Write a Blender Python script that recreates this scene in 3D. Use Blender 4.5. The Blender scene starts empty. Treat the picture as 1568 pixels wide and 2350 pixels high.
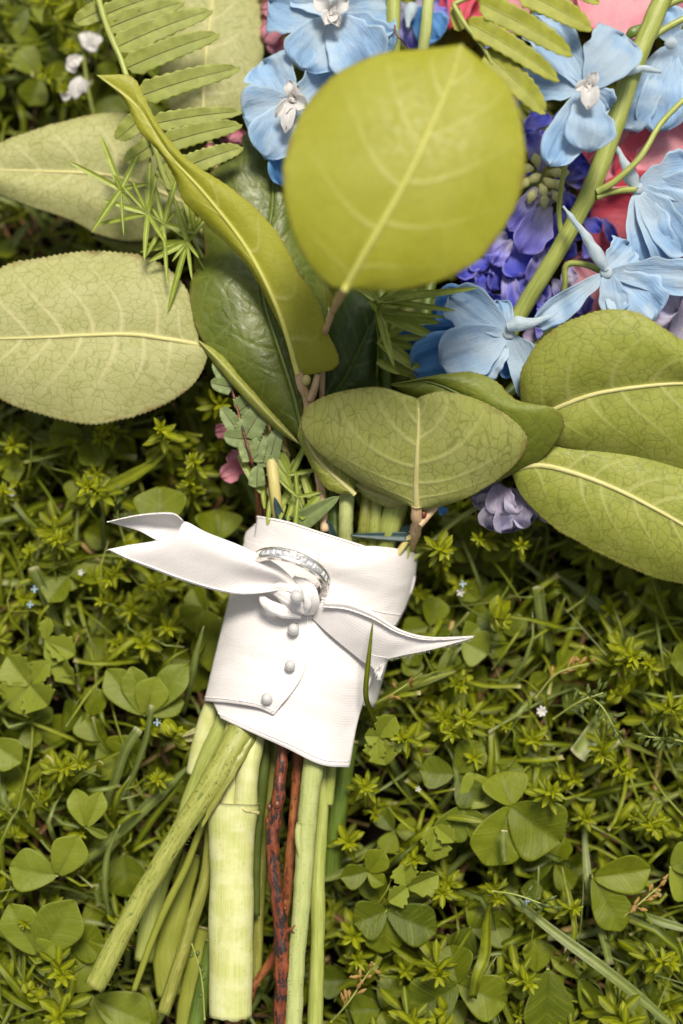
import bpy, math, random
import numpy as np
from mathutils import Vector
R = math.radians
SC = bpy.context.scene
COL = SC.collection
SC.unit_settings.system = 'METRIC'
SC.unit_settings.scale_length = 0.01            # one Blender unit is one centimetre

# ------------------------------------------------------------------ camera
TILT = R(7.0)
DIST = 41.0
FOC = np.array([0.0, 0.0, 5.0])
CP = FOC + DIST * np.array([0.0, -math.sin(TILT), math.cos(TILT)])
cam_d = bpy.data.cameras.new('camera')
cam = bpy.data.objects.new('camera', cam_d)
COL.objects.link(cam)
cam.location = CP.tolist()
cam.rotation_euler = (TILT, 0, 0)
cam_d.sensor_fit = 'VERTICAL'
cam_d.sensor_height = 36
cam_d.sensor_width = 24
cam_d.lens = 50
cam_d.clip_start = 1
cam_d.clip_end = 2000
cam_d.dof.use_dof = True
cam_d.dof.focus_distance = 40.3
cam_d.dof.aperture_fstop = 0.040
SC.camera = cam

# ------------------------------------------------------------------ world, sun, exposure
SUN_EL, SUN_AZ = R(62), R(14)      # azimuth: clockwise from +Y (picture up); light from the top of the picture
w = bpy.data.worlds.new('World')
SC.world = w
w.use_nodes = True
nt = w.node_tree
bg = nt.nodes['Background']
sky = nt.nodes.new('ShaderNodeTexSky')
sky.sky_type = 'NISHITA'
sky.sun_disc = False
sky.sun_elevation = SUN_EL
sky.sun_rotation = SUN_AZ
sky.air_density = 1.0
sky.dust_density = 4.0
sky.ozone_density = 0.5
hs = nt.nodes.new('ShaderNodeHueSaturation')      # overcast: nearly grey sky
hs.inputs['Saturation'].default_value = 0.10
nt.links.new(sky.outputs[0], hs.inputs['Color'])
nt.links.new(hs.outputs[0], bg.inputs['Color'])
bg.inputs['Strength'].default_value = 0.074
sun_d = bpy.data.lights.new('sun', 'SUN')
sun_d.energy = 3.0
sun_d.angle = R(16)
sun_d.color = (1.0, 0.92, 0.79)
sun = bpy.data.objects.new('sun', sun_d)
COL.objects.link(sun)
sdir = Vector((math.sin(SUN_AZ) * math.cos(SUN_EL), math.cos(SUN_AZ) * math.cos(SUN_EL), math.sin(SUN_EL)))
sun.rotation_euler = sdir.to_track_quat('Z', 'Y').to_euler()
sun.location = (sdir * 60).to_tuple()
SC.view_settings.view_transform = 'Standard'
SC.view_settings.look = 'None'
SC.view_settings.exposure = 0.70
SC.view_settings.gamma = 1

# ------------------------------------------------------------------ picture point + height -> place
CR = np.array([1.0, 0, 0]); CU = np.array([0, math.cos(TILT), math.sin(TILT)]); CF = np.array([0, math.sin(TILT), -math.cos(TILT)])
K = 36.0 / 50.0 / 2350.0
def P(u, v, z):
    d = CF + CR * ((u - 784.0) * K) + CU * ((1175.0 - v) * K)
    t = (z - CP[2]) / d[2]
    return CP + d * t
def P3(p, dz=0.0): return P(p[0], p[1], p[2] + dz)
def PX(z): return K * (DIST - (z - 5.0))            # centimetres per picture unit at height z
def proj(p):
    d = np.asarray(p) - CP
    f = d @ CF
    return 784 + (d @ CR) / f / K, 1175 - (d @ CU) / f / K

def norm(a):
    a = np.asarray(a, float)
    return a / (np.linalg.norm(a, axis=-1, keepdims=True) + 1e-12)

def spl(pts, n):
    """Catmull-Rom through pts, n samples even in arc length."""
    p = np.asarray(pts, float)
    if len(p) == 2:
        return p[0] + (p[1] - p[0]) * np.linspace(0, 1, n)[:, None]
    q = np.vstack([2 * p[0] - p[1], p, 2 * p[-1] - p[-2]])
    out = []
    for i in range(1, len(q) - 2):
        t = np.linspace(0, 1, 17)[:-1][:, None]
        a, b, c, d = q[i - 1], q[i], q[i + 1], q[i + 2]
        out.append(.5 * ((2 * b) + (c - a) * t + (2 * a - 5 * b + 4 * c - d) * t * t + (3 * b - a - 3 * c + d) * t ** 3))
    c = np.vstack(out + [p[-1:]])
    s = np.r_[0, np.cumsum(np.linalg.norm(np.diff(c, axis=0), axis=1))]
    x = np.linspace(0, s[-1], n)
    return np.stack([np.interp(x, s, c[:, k]) for k in range(c.shape[1])], 1)

def vnoise(p, scale, seed=0):
    """cheap smooth pseudo noise on an (...,3) array"""
    p = np.asarray(p) * scale
    r = np.random.RandomState(seed)
    o = 0
    for k in range(5):
        d = r.normal(size=3); d /= np.linalg.norm(d)
        f = r.uniform(.6, 1.9)
        o = o + np.sin(p @ d * f * 2.1 + r.uniform(0, 6.28) + 1.3 * np.sin(p @ r.normal(size=3) * .7))
    return o / 5

# ------------------------------------------------------------------ objects
def tag(o, label=None, cat=None, group=None, kind=None):
    if label: o['label'] = label
    if cat: o['category'] = cat
    if group: o['group'] = group
    if kind: o['kind'] = kind
    return o

def thing(name, label, cat, loc, group=None):
    o = bpy.data.objects.new(name, None)
    o.empty_display_size = .5
    COL.objects.link(o)
    o.location = [float(a) for a in loc]
    return tag(o, label, cat, group)

def wloc(o):
    l = np.zeros(3)
    while o is not None:
        l += np.array(o.location); o = o.parent
    return l

def mesh(name, verts, faces, mat, parent=None, uv=None, attr=None, smooth=True, solid=0.0, soff=-1.0, mats=None, fmat=None, centre=True):
    verts = np.asarray(verts, float).reshape(-1, 3)
    base = wloc(parent) if parent is not None else np.zeros(3)
    c = verts.mean(0) if centre else base
    me = bpy.data.meshes.new(name)
    me.from_pydata((verts - c).tolist(), [], [tuple(int(i) for i in f) for f in faces])
    if smooth: me.polygons.foreach_set('use_smooth', [True] * len(me.polygons))
    for m in (mats or [mat]): me.materials.append(m)
    if fmat is not None: me.polygons.foreach_set('material_index', [int(i) for i in fmat])
    if uv is not None:
        l = me.uv_layers.new(name='uv')
        vi = np.zeros(len(me.loops), int); me.loops.foreach_get('vertex_index', vi)
        l.data.foreach_set('uv', np.asarray(uv, float).reshape(-1, 2)[vi].ravel())
    a = np.zeros((len(verts), 4)); a[:, 3] = 1
    if attr is not None:
        attr = np.asarray(attr, float)
        if attr.ndim == 1: attr = attr[:, None]
        if attr.ndim == 3: attr = attr.reshape(-1, attr.shape[-1])
        a[:, :attr.shape[1]] = attr
    at = me.color_attributes.new(name='mask', type='FLOAT_COLOR', domain='POINT')
    at.data.foreach_set('color', a.ravel())
    me.update()
    o = bpy.data.objects.new(name, me)
    COL.objects.link(o)
    if parent is not None: o.parent = parent
    o.location = (c - base).tolist()
    if solid:
        md = o.modifiers.new('thickness', 'SOLIDIFY'); md.thickness = solid; md.offset = soff
        if mats and len(mats) > 1: md.material_offset = 1; md.material_offset_rim = 0
    return o

def gfaces(n, m, wrap=False):
    f = []
    for i in range(n - 1):
        for j in range(m if wrap else m - 1):
            k = (j + 1) % m
            f.append((i * m + j, i * m + k, (i + 1) * m + k, (i + 1) * m + j))
    return f

# ------------------------------------------------------------------ materials
class N:
    def __init__(s, name):
        s.m = bpy.data.materials.new(name); s.m.use_nodes = True
        s.t = s.m.node_tree; s.t.nodes.clear()
        s.out = s.t.nodes.new('ShaderNodeOutputMaterial')
    def n(s, ty, **kw):
        x = s.t.nodes.new(ty)
        for k, v in kw.items():
            if hasattr(x, k) and not k[0].isupper(): setattr(x, k, v)
            else: s.set(x.inputs[k.replace('_', ' ')], v)
        return x
    def set(s, inp, v):
        if isinstance(v, bpy.types.NodeSocket): s.t.links.new(v, inp)
        else:
            if isinstance(v, tuple) and len(v) == 3 and inp.type == 'RGBA': v = (*v, 1)
            inp.default_value = v
    def math(s, op, a, b=0.0, c=0.0, clamp=False):
        x = s.t.nodes.new('ShaderNodeMath'); x.operation = op; x.use_clamp = clamp
        s.set(x.inputs[0], a); s.set(x.inputs[1], b); s.set(x.inputs[2], c)
        return x.outputs[0]
    def mix(s, f, a, b, blend='MIX'):
        x = s.t.nodes.new('ShaderNodeMix'); x.data_type = 'RGBA'; x.blend_type = blend
        s.set(x.inputs[0], f); s.set(x.inputs[6], a); s.set(x.inputs[7], b)
        return x.outputs[2]
    def ramp(s, f, lo, hi, a=0.0, b=1.0):
        x = s.t.nodes.new('ShaderNodeMapRange'); x.interpolation_type = 'SMOOTHSTEP'
        s.set(x.inputs[0], f); x.inputs[1].default_value = lo; x.inputs[2].default_value = hi
        x.inputs[3].default_value = a; x.inputs[4].default_value = b
        return x.outputs[0]
    def noise(s, vec, scale, detail=3, rough=.55):
        x = s.t.nodes.new('ShaderNodeTexNoise')
        if vec is not None: s.set(x.inputs['Vector'], vec)
        x.inputs['Scale'].default_value = scale; x.inputs['Detail'].default_value = detail; x.inputs['Roughness'].default_value = rough
        return x.outputs[0]
    def uv(s): return s.t.nodes.new('ShaderNodeTexCoord').outputs['UV']
    def obj(s): return s.t.nodes.new('ShaderNodeNewGeometry').outputs['Position']
    def scale(s, v, sc):
        x = s.t.nodes.new('ShaderNodeVectorMath'); x.operation = 'MULTIPLY'; s.set(x.inputs[0], v); x.inputs[1].default_value = sc
        return x.outputs[0]
    def mask(s):
        a = s.t.nodes.new('ShaderNodeAttribute'); a.attribute_name = 'mask'
        x = s.t.nodes.new('ShaderNodeSeparateColor'); s.t.links.new(a.outputs['Color'], x.inputs[0])
        return x.outputs
    def finish(s, col, rough=.5, transl=0.0, tcol=None, bump=None, bstr=.3, bdist=.02, spec=.5, metal=0.0, sheen=0.0, coat=0.0, aniso=0.0, sss=0.0, sheen_r=.4):
        b = s.t.nodes.new('ShaderNodeBsdfPrincipled')
        s.set(b.inputs['Base Color'], col); s.set(b.inputs['Roughness'], rough); s.set(b.inputs['Metallic'], metal)
        b.inputs['Specular IOR Level'].default_value = spec
        b.inputs['Sheen Weight'].default_value = sheen; b.inputs['Sheen Roughness'].default_value = sheen_r
        b.inputs['Coat Weight'].default_value = coat
        if sss:
            b.inputs['Subsurface Weight'].default_value = sss; b.inputs['Subsurface Scale'].default_value = .08
            b.inputs['Subsurface Radius'].default_value = (1, .8, .6)
        nrm = None
        if bump is not None:
            bp = s.t.nodes.new('ShaderNodeBump'); bp.inputs['Strength'].default_value = bstr; bp.inputs['Distance'].default_value = bdist
            s.set(bp.inputs['Height'], bump); nrm = bp.outputs[0]
            s.t.links.new(nrm, b.inputs['Normal'])
        sh = b.outputs[0]
        if transl:
            t = s.t.nodes.new('ShaderNodeBsdfTranslucent'); s.set(t.inputs[0], tcol if tcol is not None else col)
            if nrm is not None: s.t.links.new(nrm, t.inputs['Normal'])
            mx = s.t.nodes.new('ShaderNodeMixShader'); mx.inputs[0].default_value = transl
            s.t.links.new(sh, mx.inputs[1]); s.t.links.new(t.outputs[0], mx.inputs[2]); sh = mx.outputs[0]
        s.t.links.new(sh, s.out.inputs[0])
        return s.m

def leaf_mat(name, c1, c2, vein, net, nstr=.6, nscale=3.6, rough=.5, transl=.25, bstr=.28, pale_net=False, spec=.35, edge=(.2, .13, .04)):
    m = N(name); uv = m.uv(); k = m.mask()
    nz = m.t.nodes.new('ShaderNodeTexNoise'); m.set(nz.inputs['Vector'], uv); nz.inputs['Scale'].default_value = 2.6; nz.inputs['Detail'].default_value = 3
    ofs = m.scale(nz.outputs['Color'], (.22, .22, 0))
    ad = m.t.nodes.new('ShaderNodeVectorMath'); ad.operation = 'ADD'; m.set(ad.inputs[0], uv); m.set(ad.inputs[1], ofs)
    def vor(sc, wd):
        v = m.t.nodes.new('ShaderNodeTexVoronoi'); v.feature = 'DISTANCE_TO_EDGE'; m.set(v.inputs['Vector'], ad.outputs[0]); v.inputs['Scale'].default_value = sc
        return v.outputs['Distance'], m.ramp(v.outputs['Distance'], wd * .25, wd, 1, 0)
    d1, n1 = vor(nscale, .06); d2, n2 = vor(nscale * 2.2, .07)
    fade = m.ramp(m.noise(uv, 1.1, 2), .3, .62)
    base = m.mix(m.ramp(m.noise(uv, .9, 4), .35, .65), c1, c2)
    base = m.mix(m.ramp(m.noise(uv, 14, 4), .3, .7, 0, .22), base, tuple(x * .62 for x in c1))
    col = m.mix(m.math('MULTIPLY', n1, m.math('MULTIPLY_ADD', fade, nstr * .2, nstr * .7)), base, net)
    col = m.mix(m.math('MULTIPLY', n2, nstr * .32), col, net)
    col = m.mix(k[0], col, vein)
    spots = m.ramp(m.noise(uv, 7, 5, .7), .73, .8)
    col = m.mix(m.math('MULTIPLY', spots, .35), col, edge)
    col = m.mix(m.math('MULTIPLY', k[1], m.ramp(m.noise(uv, 2.5, 3), .45, .7, .15, .85)), col, edge)
    h = m.math('ADD', m.math('MULTIPLY', m.ramp(d1, 0, .28), 1.0 if not pale_net else 1.0), m.math('MULTIPLY', m.ramp(d2, 0, .3), .35))
    h = m.math('ADD', h, m.math('MULTIPLY', m.noise(uv, 28, 2), .35))
    return m.finish(col, m.ramp(m.noise(uv, 5, 3), .3, .7, rough - .08, rough + .1), transl, m.mix(.5, col, (.55, .6, .06)), h, bstr, .02, spec)

def green_mat(name, a, b, rough=.5, transl=.3, spec=.4, streak=True, tip=None, bstr=.3):
    """small foliage: mask r = random tone, g = along the blade, b = midrib"""
    m = N(name); k = m.mask(); pos = m.obj()
    col = m.mix(k[0], a, b)
    col = m.mix(m.ramp(m.noise(pos, 3.5, 4), .35, .65, 0, .4), col, tuple(x * .55 for x in a))
    col = m.mix(m.math('MULTIPLY', k[2], .4), col, tuple(min(1, x * 1.7) for x in b))
    if tip: col = m.mix(m.math('MULTIPLY', m.ramp(k[1], .93, 1.0), m.ramp(k[0], .3, .8, .2, .9)), col, tip)
    u = m.uv()
    h = m.noise(m.scale(u, (3, 26, 1)) if streak else pos, 2 if streak else 20, 2)
    return m.finish(col, rough, transl, m.mix(.45, col, (.42, .5, .03)), h, bstr, .02, spec)

def petal_mat(name, base, tip, spot=None, rough=.62, transl=.5, streak=.35, sdark=None, blotch=None, edge=None):
    """mask r = along petal, g = random tone"""
    m = N(name); k = m.mask(); u = m.uv()
    col = m.mix(m.ramp(k[0], .05, .85), base, tip)
    s = m.noise(m.scale(u, (1.4, 15, 1)), 1.6, 3, .6)
    col = m.mix(m.ramp(s, .42, .7, 0, streak), col, sdark or tuple(x * .5 for x in tip))
    if blotch: col = m.mix(m.ramp(m.noise(m.obj(), .9, 3), .42, .62, 0, .7), col, blotch)
    if spot: col = m.mix(m.ramp(m.noise(u, 2.3, 4, .65), .7, .78, 0, .75), col, spot)
    if edge: col = m.mix(m.ramp(k[2], .75, 1.0, 0, .8), col, edge)
    col = m.mix(m.math('MULTIPLY', k[1], .3), col, tuple(x * .45 for x in tip))
    return m.finish(col, rough, transl, m.mix(.3, col, tip), m.math('ADD', s, m.math('MULTIPLY', m.noise(u, 9, 3), .6)), .45, .05, .3, sheen=.15)

def stem_mat(name, c1, c2, blotch=None, bl=(.55, .65), rough=.45, streak=(1.2, 9), bstr=.4, band=None, spec=.4):
    m = N(name); u = m.uv(); pos = m.obj()
    s = m.noise(m.scale(u, (streak[0], streak[1], 1)), 1.5, 4, .6)
    col = m.mix(m.ramp(s, .3, .7), c1, c2)
    if band: col = m.mix(m.ramp(m.noise(m.scale(u, (1.5, .9, 1)), 1.1, 4), .38, .66, 0, .7), col, band)
    if blotch: col = m.mix(m.ramp(m.noise(m.scale(u, (1.1, 2.6, 1)), 2.2, 6, .7), bl[0], bl[1]), col, blotch)
    col = m.mix(m.ramp(m.noise(pos, 16, 4, .7), .6, .75, 0, .45), col, tuple(x * .35 for x in c1))
    return m.finish(col, rough, 0, None, m.math('ADD', s, m.math('MULTIPLY', m.noise(pos, 14, 3), .5)), bstr, .03, spec, sss=.0)

M = {}
M['leaf_pale'] = leaf_mat('pale_leaf_underside', (.43, .425, .185), (.38, .38, .145), (.56, .52, .27), (.15, .165, .03), .5, 3.9, .6, .25, .16)
M['leaf_olive'] = leaf_mat('olive_leaf_underside', (.29, .32, .045), (.35, .37, .07), (.45, .45, .15), (.08, .11, .01), .48, 3.9, .55, .32, .16)
M['leaf_bright'] = leaf_mat('yellow_green_leaf', (.35, .355, .022), (.385, .385, .038), (.50, .49, .14), (.24, .25, .015), .4, 3.4, .5, .35, .1)
M['leaf_grey'] = leaf_mat('grey_green_leaf_underside', (.38, .39, .12), (.34, .36, .085), (.48, .48, .18), (.085, .11, .012), .5, 3.9, .58, .3, .16)
M['leaf_top'] = leaf_mat('glossy_leaf_top', (.07, .095, .006), (.11, .135, .014), (.15, .19, .04), (.14, .18, .035), .45, 2.3, .42, .12, .42, True, .38)
M['leaf_dark'] = leaf_mat('dark_leaf_top', (.022, .043, .005), (.034, .062, .008), (.07, .11, .02), (.05, .085, .012), .4, 2.6, .42, .1, .3, True, .35)
M['leaf_rev'] = leaf_mat('leaf_reverse', (.15, .18, .015), (.19, .22, .025), (.2, .24, .05), (.08, .11, .015), .4, 3, .5, .2)
M['rib'] = stem_mat('pale_midrib', (.50, .46, .20), (.42, .40, .14), None, rough=.5, bstr=.2)
M['rib_bright'] = stem_mat('yellow_midrib', (.46, .45, .11), (.40, .40, .07), None, rough=.5, bstr=.2)
M['rib_dark'] = stem_mat('green_midrib', (.10, .14, .02), (.14, .18, .04), None, rough=.45, bstr=.2)
M['twig_pink'] = stem_mat('pinkish_twig', (.50, .33, .19), (.56, .42, .24), (.40, .16, .08), (.5, .68))
M['twig_yellow'] = stem_mat('yellow_twig', (.42, .38, .12), (.50, .42, .17), (.36, .16, .06), (.58, .7))
M['twig_red'] = stem_mat('dark_red_twig', (.20, .05, .014), (.09, .018, .010), (.018, .012, .012), (.475, .55), .42, (.8, 4), .8)
M['twig_brown'] = stem_mat('red_brown_twig', (.22, .055, .02), (.28, .12, .035), (.10, .025, .012), (.5, .6), .45, (.8, 4), .6)
M['stalk_pale'] = stem_mat('pale_stalk', (.46, .47, .20), (.36, .39, .11), None, rough=.42, streak=(.5, 10), band=(.54, .54, .30), bstr=.35)
M['stalk_green'] = stem_mat('fresh_green_stalk', (.22, .26, .045), (.33, .36, .10), None, rough=.45, streak=(.6, 10))
M['stalk_olive'] = stem_mat('olive_stalk', (.14, .15, .02), (.25, .25, .055), (.30, .30, .10), (.55, .7), .35, (.6, 9))
M['stalk_hairy'] = stem_mat('hairy_green_stalk', (.20, .22, .035), (.30, .31, .08), (.10, .13, .02), (.56, .66), .45, (.9, 8), .6)
M['stalk_dark'] = stem_mat('dark_green_stalk', (.06, .10, .012), (.11, .16, .02), None, rough=.4, streak=(.6, 9))
M['stalk_fuzzy'] = stem_mat('downy_pale_stalk', (.28, .32, .10), (.36, .39, .15), None, rough=.7, streak=(.8, 7), bstr=.6)
M['stalk_yellow'] = stem_mat('yellow_green_stalk', (.22, .235, .03), (.17, .19, .025), None, rough=.42, streak=(.6, 10))
M['pith'] = stem_mat('cut_pith', (.50, .46, .20), (.40, .36, .14), (.24, .17, .06), (.55, .7), .7, (6, 6), .8)
M['delph'] = petal_mat('pale_blue_petal', (.56, .70, .82), (.42, .63, .86), (.12, .13, .10), streak=.38, sdark=(.16, .38, .70), blotch=(.68, .78, .84), edge=(.6, .76, .88))
M['delph_deep'] = petal_mat('sky_blue_petal', (.12, .38, .74), (.16, .42, .78), None, streak=.4, sdark=(.03, .16, .52), edge=(.35, .6, .88))
M['spur'] = petal_mat('whitish_spur', (.62, .72, .78), (.66, .76, .82), (.2, .18, .1), streak=.5, sdark=(.28, .33, .36))
M['white_petal'] = petal_mat('white_petal', (.80, .78, .76), (.84, .82, .80), None, streak=.2, sdark=(.5, .5, .55))
M['violet'] = petal_mat('violet_petal', (.32, .31, .76), (.11, .13, .70), None, streak=.3, sdark=(.06, .05, .50), edge=(.34, .32, .75))
M['violet_lt'] = petal_mat('light_violet_petal', (.72, .68, .74), (.34, .32, .86), None, streak=.35, sdark=(.11, .1, .45), edge=(.42, .38, .8))
M['lilac'] = petal_mat('lilac_petal', (.50, .42, .62), (.70, .66, .76), None, streak=.35, sdark=(.32, .26, .56), blotch=(.42, .40, .68))
M['cream'] = petal_mat('cream_bud', (.70, .70, .34), (.90, .86, .68), None, streak=.2, sdark=(.45, .45, .15))
M['pink'] = petal_mat('pink_petal', (.72, .06, .10), (.90, .44, .52), None, streak=.3, sdark=(.80, .24, .32), blotch=(.92, .56, .60), rough=.45)
M['red_pink'] = petal_mat('red_pink_petal', (.66, .03, .06), (.84, .13, .20), None, streak=.3, sdark=(.60, .03, .07), blotch=(.86, .28, .34), rough=.45)
M['rose'] = petal_mat('rose_petal', (.66, .20, .26), (.74, .36, .42), None, streak=.3, sdark=(.5, .12, .2))
M['fern'] = green_mat('fern_green', (.24, .28, .035), (.34, .37, .08), .5, .25, bstr=.5)
M['fern_bright'] = green_mat('bright_fern_green', (.31, .33, .02), (.38, .39, .035), .5, .3)
M['fern_grey'] = green_mat('grey_fern_green', (.17, .23, .075), (.25, .31, .12), .5, .22)
M['needle'] = green_mat('needle_green', (.17, .23, .02), (.32, .37, .06), .4, .25)
M['dusty'] = green_mat('blue_green_leaf', (.02, .045, .042), (.055, .095, .095), .45, .05)
M['black_line'] = stem_mat('dark_fern_vein', (.05, .04, .012), (.09, .06, .02), rough=.6)
M['grass'] = green_mat('grass_green', (.055, .08, .003), (.225, .25, .012), .45, .3, .3, tip=(.45, .40, .2))
M['grass_grey'] = green_mat('grey_green_grass', (.09, .12, .02), (.19, .225, .055), .45, .25, .4, tip=(.5, .45, .28))
M['weed'] = green_mat('weed_green', (.075, .095, .002), (.265, .285, .006), .5, .3, .2, streak=False)
M['weed_shade'] = green_mat('shaded_weed_green', (.022, .032, .001), (.12, .13, .003), .5, .18, .2, streak=False)  # darker copy of the weed green, shade of the depths put into the colour
M['dry'] = green_mat('dry_straw', (.32, .19, .05), (.45, .33, .13), .6, .2)
M['thatch'] = green_mat('brown_thatch', (.035, .018, .006), (.13, .06, .014), .7, .1)

def clover_mat(name, a, b, c):
    m = N(name); k = m.mask(); u = m.uv()
    col = m.mix(m.ramp(k[0], 0, 1), a, b)
    st = m.noise(m.scale(u, (2.2, 9, 1)), 1.2, 3, .6)
    col = m.mix(m.math('MULTIPLY', m.ramp(st, .46, .64), .3), col, c)
    col = m.mix(m.math('MULTIPLY', k[2], .55), col, tuple(x * .55 for x in a))
    col = m.mix(m.ramp(m.noise(u, 1.7, 3), .6, .75, 0, .25), col, (.20, .24, .09))
    return m.finish(col, .48, .3, m.mix(.5, col, (.42, .5, .03)), m.math('ADD', st, m.math('MULTIPLY', m.noise(m.obj(), 5, 4), 1.5)), .5, .03, .25)
M['clover'] = clover_mat('clover_green', (.055, .08, .002), (.155, .185, .006), (.25, .27, .03))
M['clover_grey'] = clover_mat('grey_clover_green', (.12, .155, .010), (.20, .235, .02), (.25, .28, .06))

m = N('white_satin'); u = m.uv()
wv = m.t.nodes.new('ShaderNodeTexWave'); wv.wave_type = 'BANDS'; m.set(wv.inputs['Vector'], u); wv.inputs['Scale'].default_value = 4.4; wv.inputs['Distortion'].default_value = .4
wv2 = m.t.nodes.new('ShaderNodeTexWave'); wv2.bands_direction = 'Y'; m.set(wv2.inputs['Vector'], u); wv2.inputs['Scale'].default_value = 4.4; wv2.inputs['Distortion'].default_value = .4
hh = m.math('ADD', m.math('MULTIPLY', wv.outputs['Fac'], wv2.outputs['Fac']), m.math('MULTIPLY', m.noise(m.scale(u, (1.0, 2.4, 1)), 1.3, 4), 5.0))
colr = m.mix(m.ramp(m.noise(u, .5, 3), .35, .65), (.73, .70, .69), (.69, .655, .64))
colr = m.mix(m.math('MULTIPLY', wv.outputs['Fac'], wv2.outputs['Fac']), m.mix(1.0, colr, (.975, .97, .97), 'MULTIPLY'), colr)
M['satin'] = m.finish(colr, .33, .10, (.9, .78, .7), hh, .3, .016, .4, sheen=.2, sss=.0)
m = N('white_thread'); u = m.uv()
M['thread'] = m.finish(m.mix(m.noise(u, 30, 2), (.80, .74, .71), (.9, .85, .82)), .6, 0, None, m.noise(m.scale(u, (16, 1, 1)), 1, 1), .6, .02, .3)
m = N('silver'); M['silver'] = m.finish(m.mix(m.noise(m.obj(), 6, 3), (.88, .86, .83), (.78, .76, .73)), m.ramp(m.noise(m.obj(), 9, 3), .3, .7, .2, .38), 0, None, m.noise(m.obj(), 18, 3), .08, .01, .5, metal=1.0)
m = N('dark_silver'); M['silver_dark'] = m.finish(m.mix(m.noise(m.obj(), 9, 2), (.24, .22, .20), (.4, .38, .35)), .35, 0, None, metal=1.0)
m = N('diamond')
fr = m.t.nodes.new('ShaderNodeBsdfPrincipled'); m.set(fr.inputs['Base Color'], m.mix(m.ramp(m.noise(m.obj(), 14, 2, .7), .42, .58), (1, 1, 1), (.5, .5, .53)))
fr.inputs['Roughness'].default_value = .03; fr.inputs['Metallic'].default_value = .6; fr.inputs['Specular IOR Level'].default_value = 1.0; fr.inputs['Coat Weight'].default_value = 1
m.t.links.new(fr.outputs[0], m.out.inputs[0]); M['diamond'] = m.m
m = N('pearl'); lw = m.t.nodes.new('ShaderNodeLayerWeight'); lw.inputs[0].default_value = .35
M['pearl'] = m.finish(m.mix(m.ramp(lw.outputs['Facing'], .25, .95), (.47, .46, .45), (.17, .165, .16)), .05, 0, None, None, spec=1.0, coat=1.0)  # rim darkened in the base colour, standing in for reflected dark surroundings
m = N('shaded_soil'); pos = m.obj()
M['soil'] = m.finish(m.mix(m.ramp(m.noise(pos, 1.4, 6, .7), .35, .65), (.004, .003, .002), (.016, .010, .005)), .95, 0, None, m.noise(pos, 3, 6, .7), 1.0, .3, .1)  # dark brown soil, blackened to paint in the shade of the gaps

# ------------------------------------------------------------------ shape builders
def tube(name, pts, rad, mat, parent, n=None, seg=10, ridge=0.0, nridge=7, cap=None, flat=1.0, seed=0, rough=.03, label=None, ragged=0.0):
    pts = np.asarray(pts, float)
    if n is None: n = max(6, 4 * len(pts))
    c = spl(pts, n)
    if np.isscalar(rad): rad = [rad, rad]
    r = np.interp(np.linspace(0, 1, n), np.linspace(0, 1, len(rad)), rad)
    T = norm(np.gradient(c, axis=0))
    up = np.array([0, 0, 1.0])
    A = norm(np.cross(T, up)); B = np.cross(A, T)
    th = np.linspace(0, 2 * math.pi, seg, endpoint=False)
    rr = r[:, None] * (1 + ridge * np.cos(th * nridge)[None, :])
    V = c[:, None, :] + A[:, None, :] * (np.cos(th)[None, :] * rr)[..., None] + B[:, None, :] * (np.sin(th)[None, :] * rr * flat)[..., None]
    V = V + (norm(V - c[:, None, :])) * (vnoise(V, 2.2 / max(.08, r.max() * 2), seed) * rough * r.max() * 2)[..., None]
    if ragged:
        rs = np.random.RandomState(seed); V[-1] += T[-1] * rs.uniform(-ragged, ragged, seg)[:, None]
    L = np.r_[0, np.cumsum(np.linalg.norm(np.diff(c, axis=0), axis=1))]
    UV = np.stack(np.broadcast_arrays(L[:, None], (np.abs(th - math.pi) * r.mean())[None, :]), -1).reshape(-1, 2)
    F = gfaces(n, seg, True); fm = [0] * len(F)
    V = V.reshape(-1, 3)
    # ends: an inset ring and a centre, recessed a little
    for e, (i0, sgn) in enumerate(((0, -1), (n - 1, 1))):
        k = len(V)
        ring = V[i0 * seg:(i0 + 1) * seg]
        cc = ring.mean(0)
        V = np.vstack([V, cc + (ring - cc) * .78, cc - T[i0] * sgn * r[i0] * .12])
        UV = np.vstack([UV, UV[i0 * seg:(i0 + 1) * seg] * 1.3, [[L[i0], 0]]])
        for j in range(seg):
            j2 = (j + 1) % seg
            F.append((i0 * seg + j, i0 * seg + j2, k + j2, k + j)); fm.append(1)
            F.append((k + j, k + j2, k + seg)); fm.append(1)
    o = mesh(name, V, F, None, parent, UV, mats=[mat, cap or mat], fmat=fm)
    if label: o['label'] = label
    return o

def px_tube(name, pts, wpx, mat, parent, **kw):
    """pts = (u, v, z) list, width in picture units"""
    p = np.array([P3(q) for q in pts]); zm = np.mean([q[2] for q in pts])
    w = [wpx, wpx] if np.isscalar(wpx) else wpx
    return tube(name, p, [x * PX(zm) / 2 for x in w], mat, parent, **kw)

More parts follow.
